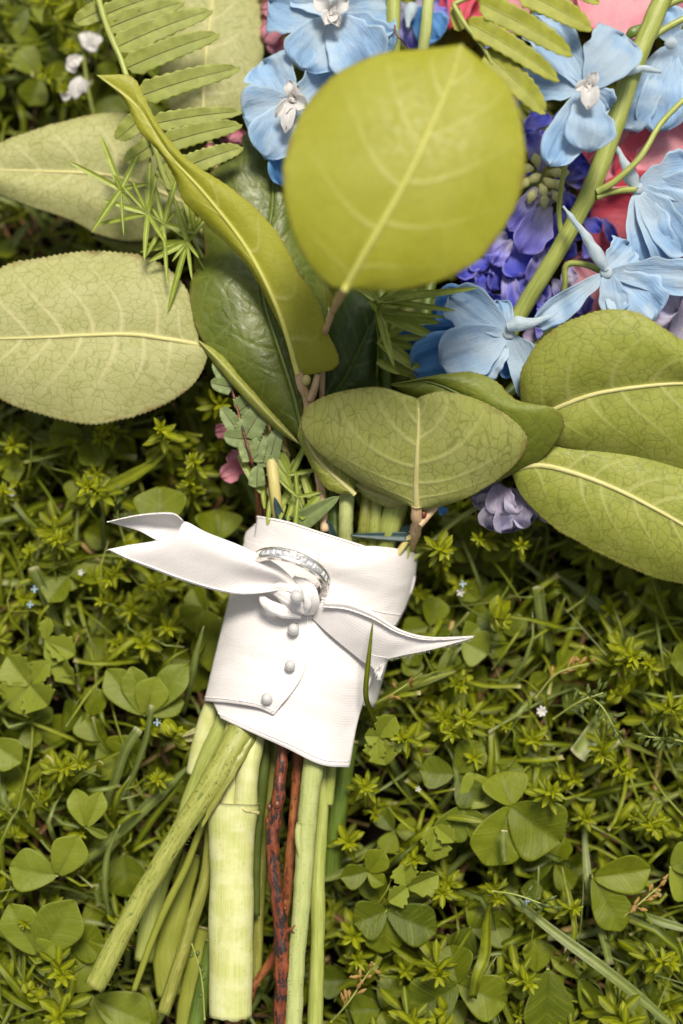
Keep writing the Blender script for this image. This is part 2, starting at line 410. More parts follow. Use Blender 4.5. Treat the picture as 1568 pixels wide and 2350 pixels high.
def leaf(parent, mid, left, right, mat, rib=None, ns=110, nt=64, bulge=.25, veins=7, asc=.20, teeth=.03, tn=45, relief=.022, ribw=.075, seed=1, back='leaf_rev', wav=.12, name='leaf', vs=None, label=None, trim=(0, 1)):
    """mid/left/right: (u,v,z) lists from base to tip; all three share base and tip"""
    m3 = spl([P3(p) for p in mid], ns); l3 = spl([P3(p) for p in left], ns); r3 = spl([P3(p) for p in right], ns)
    s = np.linspace(0, 1, ns)
    t = np.linspace(-1, 1, nt)
    L = np.r_[0, np.cumsum(np.linalg.norm(np.diff(m3, axis=0), axis=1))]; Lt = L[-1]
    at = np.abs(t)
    E = np.where((t < 0)[None, :, None], l3[:, None, :], r3[:, None, :])
    V = m3[:, None, :] * (1 - at)[None, :, None] + E * at[None, :, None]
    side = norm(r3 - l3); side[0] = side[1]; side[-1] = side[-2]
    Tn = norm(np.gradient(m3, axis=0))
    nr = norm(np.cross(side, Tn)); nr[nr[:, 2] < 0] *= -1
    wl = np.linalg.norm(l3 - m3, axis=1); wr = np.linalg.norm(r3 - m3, axis=1)
    W = np.where(t[None, :] < 0, wl[:, None], wr[:, None])
    # secondary veins
    rs = np.random.RandomState(seed)
    mask = np.zeros((ns, nt))
    sv = np.linspace(.07, .80, veins)
    for sd in (-1, 1):
        for s0 in sv + rs.uniform(-.025, .025, veins) + (sd * .02):
            curve = s0 + asc * at ** 1.25 + .012 * np.sin(at * 6 + s0 * 9)
            d = np.abs(s[:, None] - curve[None, :]) * Lt
            wv_ = .055 * (1.2 - .9 * at)[None, :]
            mk = np.exp(-(d / wv_) ** 2) * ((t * sd) > 0)[None, :] * np.clip(1.05 - at, 0, 1)[None, :] ** .8
            mask = np.maximum(mask, mk * .72)
    mr = np.exp(-((t[None, :] * W) / (ribw * (1.2 - .8 * s[:, None]))) ** 2)
    disp = bulge * np.sin(np.pi * at)[None, :] * np.sin(np.pi * np.clip(s, 0, 1))[:, None] ** .6
    disp = disp + wav * vnoise(V, .45, seed) * at[None, :] + relief * (mask + mr * 1.2)
    # tissue puffs a little between veins
    V = V + nr[:, None, :] * disp[..., None]
    # teeth along the margin
    tooth = (np.mod(s * tn, 1.0)) * teeth * np.clip(np.sin(np.pi * s) * 4, 0, 1) + teeth * .6 * vnoise(m3, 4, seed + 3)
    for c, sg in ((0, -1), (nt - 1, 1)):
        V[:, c] += side * sg * tooth[:, None]
    UV = np.stack([np.broadcast_to(L[:, None], (ns, nt)), t[None, :] * W], -1)
    em = np.clip((at[None, :] - .93) / .07, 0, 1) * np.ones((ns, 1))
    A = np.stack([np.maximum(mask, mr), em, np.zeros_like(em)], -1).reshape(-1, 3)
    F = gfaces(ns, nt)
    a, b, c = V[ns // 2, nt // 2], V[ns // 2 + 1, nt // 2], V[ns // 2, nt // 2 + 2]
    if np.cross(b - a, c - a)[2] > 0: F = [f for f in F]
    else: F = [f[::-1] for f in F]
    # normal should face up: gfaces winding is (i,j)(i,j+1)(i+1,j+1) = side x along
    p0, p1, p2 = (V.reshape(-1, 3)[F[len(F) // 2][q]] for q in (0, 1, 2))
    if np.cross(p1 - p0, p2 - p1)[2] < 0: F = [f[::-1] for f in F]
    o = mesh(name, V, F, None, parent, UV.reshape(-1, 2), A, solid=.009, mats=[M[mat], M[back]])
    if label: o['label'] = label
    if rib:
        tube('midrib', m3[:int(ns * .93):6] + nr[:int(ns * .93):6] * .03, [ribw * 1.0, ribw * .7, ribw * .25], M[rib], o, n=26, seg=8, flat=.8)
    return o

def petal_geo(B, T, Wd, up, cup=.25, arch=.12, ruffle=.06, ns=14, nt=11, seed=0, shape=.75, tipr=5, notch=0.0, base=.12, fold=0.0):
    B = np.asarray(B, float); T = np.asarray(T, float)
    X = T - B; Ln = np.linalg.norm(X); Y = norm(np.cross(up, X)); Z = norm(np.cross(X, Y))
    s = np.linspace(0, 1, ns)[:, None]; t = np.linspace(-1, 1, nt)[None, :]
    prof = np.maximum(s ** shape * np.sqrt(np.clip(1 - s ** tipr, 0, 1)), 0); prof = prof / prof.max()
    wdt = (1 + (.06 * np.sin(s * 11 + seed) + .04 * np.sin(s * 23 + seed * 3)) * (1 + .6 * np.sign(t))) * Wd * .5 * (prof * (1 - base) + base * np.sqrt(np.clip(1 - s ** 8, 0, 1)))
    ss = s + 0 * t
    ss = ss - notch * np.exp(-(t / .3) ** 2) * s ** 3
    p = B + X * ss[..., None] + Y * (t * wdt)[..., None]
    wob = vnoise(p, 1.9 / max(.3, Wd) , seed) * ruffle * 1.2 + .45 * ruffle * np.sin(t * 7 + seed) * s ** 2 + .12 * ruffle * np.sin(t * 17 + s * 5 + seed * 2) * (.3 + s) + .3 * ruffle * vnoise(p, 4.5 / max(.3, Wd), seed + 1)
    h = arch * Ln * np.sin(np.pi * s * .95) + cup * Wd * (t ** 2) * prof - cup * Wd * .3 * s + wob * (.3 + s)
    if fold: h = h + fold * Wd * np.abs(t) * prof
    p = p + Z * h[..., None]
    uv = np.stack([s * Ln + 0 * t, t * wdt], -1) + seed * 1.37
    em = np.maximum(np.abs(t), s ** 3) + 0 * s
    tone = np.full_like(em, (seed * 0.618) % 1)
    return p.reshape(-1, 3), uv.reshape(-1, 2), np.stack([s + 0 * t, tone, em], -1).reshape(-1, 3), gfaces(ns, nt)

def petal(parent, B, T, Wd, mat, up=None, name='petal', label=None, solid=.005, **kw):
    if up is None: up = CU * .0 + np.array([0, -.24, .97])
    v, uv, a, f = petal_geo(B, T, Wd, up, **kw)
    o = mesh(name, v, f, M[mat], parent, uv, a, solid=solid, soff=0)
    if label: o['label'] = label
    return o

def ball(name, c, r, mat, parent, squash=(1, 1, 1), n=12, m_=16, noise=0.0, seed=0):
    th = np.linspace(0, math.pi, n)[:, None]; ph = np.linspace(0, 2 * math.pi, m_, endpoint=False)[None, :]
    d = np.stack([np.sin(th) * np.cos(ph), np.sin(th) * np.sin(ph), np.cos(th) + 0 * ph], -1)
    rr = r * (1 + noise * vnoise(d, 3, seed))[..., None] if noise else r
    V = np.asarray(c) + d * rr * np.array(squash)
    return mesh(name, V, gfaces(n, m_, True), mat, parent)

# ------------------------------------------------------------------ ground
g = 260
xs = np.linspace(-1, 1, g); sgn = np.sign(xs); gx = sgn * (np.abs(xs) ** 2.2 * 160 + np.abs(xs) * 16)
X, Y = np.meshgrid(gx, gx, indexing='ij')
Zg = .25 * vnoise(np.stack([X, Y, 0 * X], -1), .35, 5) + .12 * vnoise(np.stack([X, Y, 0 * X], -1), 1.5, 6) - .15
soil = mesh('ground', np.stack([X, Y, Zg], -1), gfaces(g, g), M['soil'], smooth=True)
tag(soil, kind='structure')

# bouquet footprint in picture units, so plants under it stay low
def inpoly(u, v, poly):
    ins = False; n = len(poly); j = n - 1
    for i in range(n):
        if ((poly[i][1] > v) != (poly[j][1] > v)) and (u < (poly[j][0] - poly[i][0]) * (v - poly[i][1]) / (poly[j][1] - poly[i][1]) + poly[i][0]): ins = not ins
        j = i
    return ins
POLY_R = [(570, 1150), (985, 1250), (905, 1490), (830, 1790), (440, 1640), (520, 1420)]
POLY_S = [(440, 1600), (820, 1740), (780, 2420), (400, 2420), (180, 2290)]
POLY_F = [(-60, 250), (240, 240), (230, -120), (1700, -120), (1700, 1360), (1280, 1200), (1000, 1190), (560, 1170), (470, 940), (200, 990), (-60, 950)]
POLY_T = [(230, 1170), (430, 1160), (700, 1320), (560, 1380), (230, 1270)]
POLY_T2 = [(800, 1400), (1110, 1450), (880, 1570), (780, 1500)]
def room(p):
    """height a plant may reach at this place"""
    u, v = proj((p[0], p[1], 1.8))
    h = 9.0
    if inpoly(u, v, POLY_S): h = 1.5
    if inpoly(u, v, POLY_R): h = 1.0
    if inpoly(u, v, POLY_F): h = min(h, 1.9)
    if inpoly(u, v, POLY_T) or inpoly(u, v, POLY_T2): h = min(h, 2.6)
    return h

# ---- geometry snippets that can be collected into one mesh
class MB:
    def __init__(s): s.v = []; s.f = []; s.uv = []; s.a = []; s.k = 0
    def add(s, v, f, uv, a):
        v = np.asarray(v).reshape(-1, 3)
        s.v.append(v); s.uv.append(np.asarray(uv).reshape(-1, 2)); s.a.append(np.asarray(a).reshape(-1, 3))
        s.f += [tuple(i + s.k for i in q) for q in f]; s.k += len(v)
    def build(s, name, mat, parent=None, centre=True): return mesh(name, np.vstack(s.v), s.f, mat, parent, np.vstack(s.uv), np.vstack(s.a), centre=centre)

def blade_geo(c, wd, tone, twist=0.0, n=9, cut=False, up=None):
    """grass blade: V-folded strip along the curve c"""
    c = spl(c, n); T = norm(np.gradient(c, axis=0))
    up = np.array([0, 0, 1.0]) if up is None else up
    A = norm(np.cross(T, up) + np.array([1e-4, 0, 0])); B = norm(np.cross(A, T))
    ang = np.linspace(0, twist, n)[:, None]
    A, B = A * np.cos(ang) + B * np.sin(ang), B * np.cos(ang) - A * np.sin(ang)
    s = np.linspace(0, 1, n)
    w_ = wd * .5 * (np.clip(.55 + s * 1.5, 0, 1) if cut else np.clip(.6 + s, 0, 1) * np.clip((1 - s) * 3.2, 0, 1) ** .6)
    w_ = np.maximum(w_, .008)[:, None]
    V = np.stack([c - A * w_ + B * w_ * .45, c - A * w_ * .5 + B * w_ * .1, c, c + A * w_ * .5 + B * w_ * .1, c + A * w_ + B * w_ * .45], 1)
    L = np.linalg.norm(np.diff(c, axis=0), axis=1).sum()
    tt = np.array([-1, -.5, 0, .5, 1])
    uv = np.stack(np.broadcast_arrays(s[:, None] * L, tt[None, :] * wd * .5), -1)
    a = np.stack(np.broadcast_arrays(tone, s[:, None], (1 - np.abs(tt))[None, :] ** 4), -1)
    return V.reshape(-1, 3), gfaces(n, 5), uv, a

def lance_geo(B, D, up, L, W, tone, bend=.25, ns=6, nt=5, shape=.9, cup=.2):
    D = norm(D); Y = norm(np.cross(up, D)); Z = np.cross(D, Y)
    s = np.linspace(0, 1, ns)[:, None]; t = np.linspace(-1, 1, nt)[None, :]
    prof = (s + .06) ** shape * np.clip(1 - s, 0, 1) ** .6; prof = prof / prof.max()
    p = B + D * (s * L)[..., None] + Y * (t * prof * W * .5)[..., None] + Z * (-bend * L * s ** 2 + cup * W * np.abs(t) * prof)[..., None]
    a = np.stack(np.broadcast_arrays(tone, s * .8, (1 - np.abs(t)) ** 4 * .9), -1)
    uv = np.stack(np.broadcast_arrays(s * L, t * W * .5 * prof), -1)
    return p.reshape(-1, 3), gfaces(ns, nt), uv, a

def thin_geo(c, r, tone, seg=5, n=7):
    c = spl(c, n); T = norm(np.gradient(c, axis=0)); A = norm(np.cross(T, [.3, .9, .1])); B = np.cross(A, T)
    th = np.linspace(0, 2 * math.pi, seg, endpoint=False)
    V = c[:, None] + A[:, None] * (np.cos(th) * r)[None, :, None] + B[:, None] * (np.sin(th) * r)[None, :, None]
    uv = np.stack(np.broadcast_arrays(np.linspace(0, 1, n)[:, None], th[None, :] * r), -1)
    return V.reshape(-1, 3), gfaces(n, seg, True), uv, np.tile([tone, 0, 0], (n * seg, 1))

def leaflet_geo(B, D, up, L, W, tone, fold=.25, notch=.06, ns=11, nt=11, seed=0, tip=4.0, jag=0.0):
    """rounded clover leaflet, folded along its midrib"""
    D = norm(D); Y = norm(np.cross(up, D)); Z = np.cross(D, Y)
    s = np.linspace(0, 1, ns)[:, None]; t = np.linspace(-1, 1, nt)[None, :]
    x = 1 - (1 - s) ** 1.35
    prof = (x + .01) ** .62 * np.sqrt(np.clip(1 - x ** tip, 0, 1)); prof = prof / prof.max()
    ss = x * (1 - .10 * t ** 2 * x) - notch * np.exp(-(t / .25) ** 2) * x ** 4
    rs = np.random.RandomState(seed)
    if jag: prof = prof * (1 + jag * np.sin(s * 23 + rs.rand() * 6) * np.abs(t) ** 3)
    q = B + D * (ss * L)[..., None] + Y * (t * prof * W * .5)[..., None]
    h = fold * W * np.abs(t) * prof - .12 * L * x ** 2 + .05 * W * vnoise(q, 2.2, seed)
    q = q + Z * h[..., None]
    a = np.stack(np.broadcast_arrays(tone, x, np.exp(-(t / .1) ** 2) * np.clip(1.1 - x, 0, 1)), -1)
    # chevron-like streaks: uv u bends with |t|
    uv = np.stack(np.broadcast_arrays(x * L - np.abs(t) * W * .35, t * W * .1 + x * L * .2), -1)
    # streak direction wants high frequency along u
    uv = uv[..., ::-1] * np.array([1.0, 1.0])
    return q.reshape(-1, 3), gfaces(ns, nt), uv, a

rng = np.random.RandomState(11)
def rdir(az, el): return np.array([math.cos(az) * math.cos(el), math.sin(az) * math.cos(el), math.sin(el)])

def sprig_parts(base, h, rs, size=.6, whorls=4, lean=None):
    """upright weed sprig: opposite pointed leaves crowding into a rosette at the top"""
    lean = rdir(rs.uniform(0, 6.28), 0) * rs.uniform(.0, .5) if lean is None else lean
    out = []
    top = base + np.array([0, 0, h]) + lean * h
    c = [base, base + (top - base) * .5 + rs.normal(size=3) * .08, top]
    out.append(thin_geo(c, .035, rs.uniform(0, .5)))
    cc = spl(c, 12)
    az = rs.uniform(0, 6.28)
    for k in range(whorls):
        f = 1 - (k / max(1, whorls)) ** 1.15 * .75
        p = cc[int(f * 11)]
        nl = 6 if k == 0 else (5 if k == 1 else 4)
        for j in range(nl):
            a = az + k * .8 + j * 6.28 / nl + rs.uniform(-.25, .25)
            el = (.75 - k * .28) + rs.uniform(-.2, .2)
            L = size * (.65 + .22 * k) * rs.uniform(.8, 1.2)
            out.append(lance_geo(p, rdir(a, el), np.array([0, 0, 1.0]), L, L * rs.uniform(.26, .42), np.clip(rs.uniform(.25, 1) - .12 * k, 0, 1), rs.uniform(.05, .35)))
    for j in range(4):
        a = rs.uniform(0, 6.28); L = size * .4
        out.append(lance_geo(top, rdir(a, 1.05), np.array([0, 0, 1.0]), L, L * .45, rs.uniform(.7, 1), .1))
    return out

def chick_parts(base, h, rs, size=.7):
    """sprawling weed with opposite oval leaves"""
    az = rs.uniform(0, 6.28)
    top = base + np.array([0, 0, h]) + rdir(az, 0) * h * rs.uniform(.15, .55)
    c = [base, base + (top - base) * .45 + np.array([0, 0, .35 * h]), top]
    cc = spl(c, 14); out = [thin_geo(c, .03, .3)]
    for k in range(5):
        p = cc[13 - k * 2]
        for sd in (-1, 1):
            a = az + sd * (1.1 + .25 * rs.normal()) + (k % 2) * .5
            L = size * (.45 + .17 * k) * rs.uniform(.85, 1.15)
            out.append(lance_geo(p, rdir(a, .35 + rs.uniform(-.3, .3)), np.array([0, 0, 1.0]), L, L * rs.uniform(.55, .72), rs.uniform(.2, 1), rs.uniform(.1, .4), shape=.7))
    out.append(lance_geo(top, rdir(az, .6), np.array([0, 0, 1.0]), size * .45, size * .25, .9, .1))
    return out

def clover_parts(c, size, az, rs, tilt=None, n=3, fold=.18, stem=True, tone=None):
    up = norm(np.array([0, 0, 1.0]) + (rdir(rs.uniform(0, 6.28), 0) * rs.uniform(0, .45) if tilt is None else np.asarray(tilt)))
    out = []
    for k in range(n):
        a = az + k * 6.2832 / 3 + rs.uniform(-.12, .12)
        d = rdir(a, 0); d = norm(d - up * (d @ up) + up * rs.uniform(-.15, .35))
        out.append(leaflet_geo(c + d * .05, d, up, size * rs.uniform(.92, 1.08), size * rs.uniform(.86, 1.05), rs.uniform(.1, .9) if tone is None else tone, fold=fold * rs.uniform(.5, 1.6), seed=rs.randint(9999)))
    st = thin_geo([c, c + np.array([rs.uniform(-.4, .4), rs.uniform(-.4, .4), -.45 * c[2]]), np.array([c[0] + rs.uniform(-.8, .8), c[1] + rs.uniform(-.8, .8), 0])], .045, .4) if stem else None
    return out, st

# ================================================================== THE RIBBON WRAP
def zb(u, v):
    d = (u - 765) * .972 + (v - 1215) * .235
    return 3.05 + 2.15 * np.sqrt(np.clip(1 - (d / 206.0) ** 2, 0, 1))

def sheet(name, rows, parent, n=60, m_=70, off=0.0, body=True, wr=.055, seed=1, mat='satin', thick=.012, wfun=None, edges=()):
    """rows of (u, v, z or dz) control points, smooth in both directions"""
    rows = [[(p[0], p[1], p[2] if len(p) > 2 else 0.0) for p in r] for r in rows]
    A = np.stack([spl(r, m_) for r in rows], 0)
    Bq = np.stack([spl(A[:, j], n) for j in range(m_)], 1)
    u, v, dz = Bq[..., 0], Bq[..., 1], Bq[..., 2]
    z = (zb(u, v) if body else 0) + dz + off
    V = np.zeros(Bq.shape)
    for i in range(n):
        for j in range(m_): V[i, j] = P(u[i, j], v[i, j], z[i, j])
    dn = wr * vnoise(V, 1.0, seed) + wr * .5 * vnoise(V * np.array([1, 2.6, 1]), 1.4, seed + 7)
    V[..., 2] += dn
    if body:   # soft creases across the wrap
        a_ = (u - 765) * -.235 + (v - 1215) * .972; d_ = (u - 765) * .972 + (v - 1215) * .235
        V[..., 2] += .05 * np.sin(a_ / 34.0 + d_ / 90.0 + seed) * np.sin(d_ / 71.0 + seed * 2) + .012 * np.sin(a_ / 12.0 + 1.2 * np.sin(d_ / 70.0 + seed)) * np.cos(d_ / 150.0)
    if wfun is not None: V[..., 2] += wfun(u, v)
    F = gfaces(n, m_)
    p = V.reshape(-1, 3); a, b, c = (p[F[len(F) // 2][k]] for k in (0, 1, 2))
    if np.cross(b - a, c - b)[2] < 0: F = [f[::-1] for f in F]
    du = np.r_[0, np.cumsum(np.linalg.norm(np.diff(V[n // 2], axis=0), axis=1))]
    dv = np.r_[0, np.cumsum(np.linalg.norm(np.diff(V[:, m_ // 2], axis=0), axis=1))]
    UV = np.stack(np.broadcast_arrays(du[None, :], dv[:, None]), -1)
    o = mesh(name, V, F, M[mat], parent, UV.reshape(-1, 2), solid=thick)
    for e, inset in edges:      # a stitched selvedge: a fine raised cord just inside the edge
        E = {'b': V[-1 - inset], 't': V[inset], 'l': V[:, inset], 'r': V[:, -1 - inset]}[e]
        E = E + np.array([0, 0, .018])
        tube('stitched_edge', E[::2], .015, M['thread'], o, n=min(150, len(E)), seg=6, rough=.5)
    return o

rib = thing('ribbon_wrap', 'cream white satin ribbon wound round the stems and tied in a knot', 'ribbon', P(710, 1450, 3.0))
core = tube('inner_wrap', [P(757, 1285, 3.05), P(720, 1430, 3.05), P(682, 1580, 3.05)], 2.42, M['satin'], rib, n=20, seg=40, flat=.8, rough=.01)
sheet('lower_band', [
    [(560, 1300), (650, 1320), (750, 1350), (850, 1380), (935, 1390)],
    [(522, 1400), (620, 1430), (720, 1460), (810, 1480), (895, 1470)],
    [(492, 1530), (590, 1560), (690, 1590), (780, 1600), (850, 1572)],
    [(486, 1600), (570, 1640), (670, 1680), (760, 1700), (822, 1655)],
    [(506, 1648), (575, 1680), (655, 1716), (735, 1754), (803, 1761)]], rib, off=.03, seed=3, edges=(('b', 2),),
    wfun=lambda u, v: .08 * np.sin((u - v * .5) / 26.0) * np.clip((u - 700) / 120, 0, 1) * np.clip((v - 1450) / 150, 0, 1))
sheet('side_fold', [[(588, 1200), (620, 1215), (690, 1245)], [(563, 1224), (610, 1240), (680, 1262)], [(557, 1262), (600, 1290), (660, 1310)], [(548, 1290), (600, 1315), (660, 1330)]], rib, off=.05, seed=4, n=40, m_=40, edges=(('t', 2),))
sheet('top_band', [
    [(590, 1183, -.05), (660, 1196), (740, 1222), (840, 1253, -.02)],
    [(586, 1212), (650, 1225), (730, 1250), (822, 1274)],
    [(580, 1255), (640, 1270), (710, 1292), (790, 1312)]], rib, off=.12, seed=5, n=45, m_=70, edges=(('t', 2),))
sheet('front_flap', [
    [(562, 1240), (620, 1255), (690, 1280), (760, 1320)],
    [(540, 1300), (600, 1320), (665, 1340), (722, 1365)],
    [(514, 1420), (580, 1440), (650, 1450), (712, 1465)],
    [(490, 1515), (560, 1530), (630, 1540), (692, 1555)],
    [(468, 1609), (530, 1614), (590, 1624), (628, 1641)]], rib, off=.13, seed=6, n=80, m_=60, edges=(('b', 2), ('r', 3)),
    wfun=lambda u, v: .05 * np.exp(-((v - 1470 - (u - 600) * .25) / 30) ** 2) - .05 * np.exp(-((v - 1400 - (u - 600) * .4) / 26) ** 2))
sheet('cross_band', [
    [(735, 1268, -.1), (830, 1253), (900, 1257), (961, 1270, -.05)],
    [(728, 1300), (810, 1305), (885, 1318), (952, 1335)],
    [(733, 1340), (810, 1350), (880, 1370), (936, 1385)],
    [(738, 1378), (800, 1398), (860, 1414), (918, 1420)],
    [(738, 1396, -.05), (800, 1414), (860, 1432), (907, 1437)]], rib, off=.20, seed=8, edges=(('b', 10),),
    wfun=lambda u, v: .13 * np.sin((v - 1262 - (u - 800) * .22) / 17.0) * np.clip((900 - u) / 140, 0, 1) + .05 * np.sin((v - 1270 - (u - 800) * .12) / 24.0))
tl = sheet('left_tail', [
    [(246, 1261, 5.72), (300, 1250, 5.78), (340, 1244, 5.85), (364, 1240, 5.93)],
    [(290, 1283, 5.68), (345, 1262, 5.88), (385, 1243, 6.00), (410, 1228, 6.05)],
    [(340, 1303, 5.62), (380, 1272, 5.90), (412, 1235, 6.10), (423, 1197, 6.08)],
    [(405, 1328, 5.58), (440, 1290, 5.90), (462, 1250, 6.15), (476, 1222, 6.03)],
    [(485, 1353, 5.60), (515, 1315, 5.88), (535, 1280, 6.15), (555, 1253, 6.00)],
    [(545, 1363, 5.70), (580, 1336, 5.69), (600, 1305, 6.10), (625, 1288, 5.97)],
    [(598, 1361, 5.85), (622, 1341, 5.72), (640, 1322, 6.05), (660, 1315, 5.93)],
    [(640, 1354, 5.88), (655, 1348, 5.83), (668, 1345, 5.93), (682, 1342, 5.88)]], rib, body=False, n=100, m_=50, wr=.02, seed=9, edges=(('l', 2),))
sheet('curled_tip', [
    [(246, 1198, 6.0), (300, 1185, 6.35), (350, 1178, 6.45), (398, 1178, 6.45), (421, 1195, 6.22)],
    [(258, 1201, 5.9), (312, 1200, 5.95), (360, 1204, 5.8), (400, 1209, 5.75), (420, 1212, 5.95)],
    [(280, 1207, 5.85), (322, 1220, 5.85), (364, 1241, 5.85), (388, 1237, 5.9), (411, 1229, 6.05)]], rib, body=False, n=34, m_=60, wr=.015, seed=10, edges=(('t', 1),))
sheet('right_tail', [
    [(738, 1380, 5.6), (732, 1390, 5.6), (726, 1402, 5.5), (714, 1417, 5.3)],
    [(790, 1384, 5.75), (780, 1402, 5.75), (770, 1425, 5.6), (755, 1456, 5.35)],
    [(850, 1412, 5.75), (838, 1437, 5.7), (826, 1465, 5.5), (808, 1500, 5.15)],
    [(900, 1441, 5.7), (884, 1466, 5.6), (868, 1492, 5.35), (846, 1526, 5.0)],
    [(932, 1453, 5.7), (915, 1474, 5.6), (900, 1493, 5.4), (884, 1515, 5.15)],
    [(987, 1464, 5.75), (966, 1477, 5.65), (944, 1490, 5.55), (922, 1505, 5.4)],
    [(1040, 1467, 5.9), (1026, 1473, 5.85), (1012, 1479, 5.8), (994, 1490, 5.7)],
    [(1089, 1460, 6.1), (1088, 1461, 6.1), (1087, 1462, 6.1), (1085, 1464, 6.1)]], rib, body=False, n=90, m_=44, wr=.02, seed=12, edges=(('l', 1),))
sheet('frayed_tip', [[(832, 1490, 5.2), (858, 1503, 5.25), (890, 1509, 5.3)], [(846, 1522, 5.05), (864, 1526, 5.05), (885, 1519, 5.1)], [(861, 1539, 4.95), (870, 1540, 4.95), (881, 1533, 5.0)], [(871, 1556, 4.9), (873, 1555, 4.9), (877, 1546, 4.95)]], rib, body=False, n=24, m_=24, wr=.01, seed=13)
sheet('turned_edge', [
    [(746, 1374, 5.85), (800, 1377, 6.0), (859, 1404, 5.95), (917, 1443, 5.85), (987, 1461, 5.88), (1089, 1459, 6.14)],
    [(744, 1384, 5.9), (800, 1388, 6.05), (859, 1412, 6.0), (917, 1447, 5.9), (987, 1465, 5.92), (1089, 1460, 6.16)],
    [(742, 1394, 5.8), (796, 1400, 5.92), (855, 1421, 5.9), (915, 1453, 5.82), (987, 1469, 5.85), (1089, 1462, 6.12)]], rib, body=False, n=14, m_=90, wr=.012, seed=14, edges=(('b', 1),))
fz = MB(); rr_ = np.random.RandomState(4)
for (a, b) in (((888, 1511), (861, 1540)), ((861, 1540), (872, 1556)), ((889, 1512), (990, 1492)), ((990, 1492), (1080, 1464)), ((246, 1262), (300, 1250))):
    for k in range(34 if a[0] > 880 else 18):
        f = rr_.rand(); u, v = a[0] + (b[0] - a[0]) * f, a[1] + (b[1] - a[1]) * f
        zz = 5.05 + max(0, (u - 880)) / 210 * 1.0 if u > 500 else 5.5
        p = P(u, v - 1, zz); L = rr_.uniform(2, 7)
        fz.add(*thin_geo([p, P(u + rr_.uniform(-3, 3), v + L * .6, zz - .02), P(u + rr_.uniform(-6, 6), v + L, zz - .05)], .007, 0, 4, 4))
tag(fz.build('frayed_threads', M['thread'], rib), kind='stuff')
# the knot
kn = px_tube('knot', [(626, 1352, 5.62), (655, 1362, 5.78), (690, 1384, 5.8), (714, 1404, 5.6)], [20, 46, 52, 24], M['satin'], rib, n=40, seg=44, flat=.55, rough=.06, ridge=.045, nridge=9, seed=2)
px_tube('knot_loop', [(597, 1358, 5.55), (611, 1384, 5.7), (648, 1402, 5.75), (692, 1409, 5.55)], [8, 26, 32, 22], M['satin'], kn, n=36, seg=40, flat=.5, rough=.06, ridge=.05, nridge=7, seed=3)
px_tube('knot_loop', [(674, 1327, 5.75), (700, 1342, 6.0), (717, 1370, 6.05), (713, 1409, 5.6)], [13, 28, 31, 18], M['satin'], kn, n=36, seg=40, flat=.5, rough=.06, ridge=.05, nridge=7, seed=4)
px_tube('knot_loop', [(598, 1357, 5.6), (636, 1349, 5.8), (676, 1352, 5.95), (700, 1372, 5.95)], [8, 20, 28, 26], M['satin'], kn, n=36, seg=40, flat=.5, rough=.06, ridge=.05, nridge=7, seed=5)
px_tube('knot_loop', [(690, 1342, 6.0), (703, 1362, 6.1), (706, 1388, 6.0), (698, 1410, 5.7)], [10, 17, 18, 10], M['satin'], kn, n=30, seg=16, flat=.5, rough=.04, seed=6)

# pearls
for i, (u, v, z, r, lb) in enumerate([
        (681, 1369, 6.36, 15.5, 'round white pearl pushed into the ribbon knot below the ring'),
        (674, 1444, None, 14, 'white pearl pin just below the knot, second from the top'),
        (666, 1527, None, 12.5, 'white pearl pin at the overlapping ribbon edge, third from the top'),
        (613, 1603, None, 13, 'lowest pearl pin, by the bottom corner of the ribbon flap')]):
    zz = z if z else float(zb(u, v)) + .32
    c = P(u, v, zz); rad = r * PX(zz)
    t = thing('pearl_pin', lb, 'pearl pin', c, 'pearl pins down the ribbon')
    ball('pearl', c, rad, M['pearl'], t, n=22, m_=32)
    tube('pin_shaft', [c + np.array([0, 0, -rad * .9]), c + np.array([.1, .2, -1.2])], .03, M['silver'], t, n=6, seg=8)
    tube('pin_collar', [c + np.array([0, 0, -rad * .95]), c + np.array([0, 0, -rad * .72])], rad * .55, M['silver'], t, n=5, seg=16, rough=0)

# ================================================================== THE RING
RC = P(666, 1319, 5.62)
cdir = norm(.94 * CR - .34 * CU)
bdir = norm(.34 * CR + .94 * CU)
rad_ax = norm(.50 * bdir + .866 * (-CF))
nax = norm(np.cross(cdir, rad_ax));  nax = nax if nax @ bdir < 0 else -nax
RO = 94 * PX(5.9); TH = .18; WD = .34
ring = thing('diamond_ring', 'silver ring channel-set with square diamonds, tied into the ribbon knot', 'ring', RC)
nseg = 160
prof = [(-WD / 2, 0.0, 1), (-WD / 2 + .03, .012, 1), (-WD * .28, .014, 1), (-WD * .27, -.05, 1), (WD * .27, -.05, 1), (WD * .28, .014, 1), (WD / 2 - .03, .012, 1), (WD / 2, 0.0, 1), (WD / 2, -TH + .02, 0), (WD * .38, -TH, 0), (-WD * .38, -TH, 0), (-WD / 2, -TH + .02, 0)]
V = []
for i in range(nseg):
    a = 2 * math.pi * i / nseg
    er = rad_ax * math.cos(a) + cdir * math.sin(a)
    for (x, y, _) in prof: V.append(RC + er * (RO + y) + nax * x)
band = mesh('band', V, gfaces(nseg, len(prof), True) + [((nseg - 1) * len(prof) + j, (nseg - 1) * len(prof) + (j + 1) % len(prof), (j + 1) % len(prof), j) for j in range(len(prof))], M['silver'], ring, smooth=False)
md = band.modifiers.new('edge', 'BEVEL'); md.width = .008; md.segments = 2; md.limit_method = 'ANGLE'
for p_ in band.data.polygons: p_.use_smooth = False
rs = np.random.RandomState(8)
step = .196 / RO
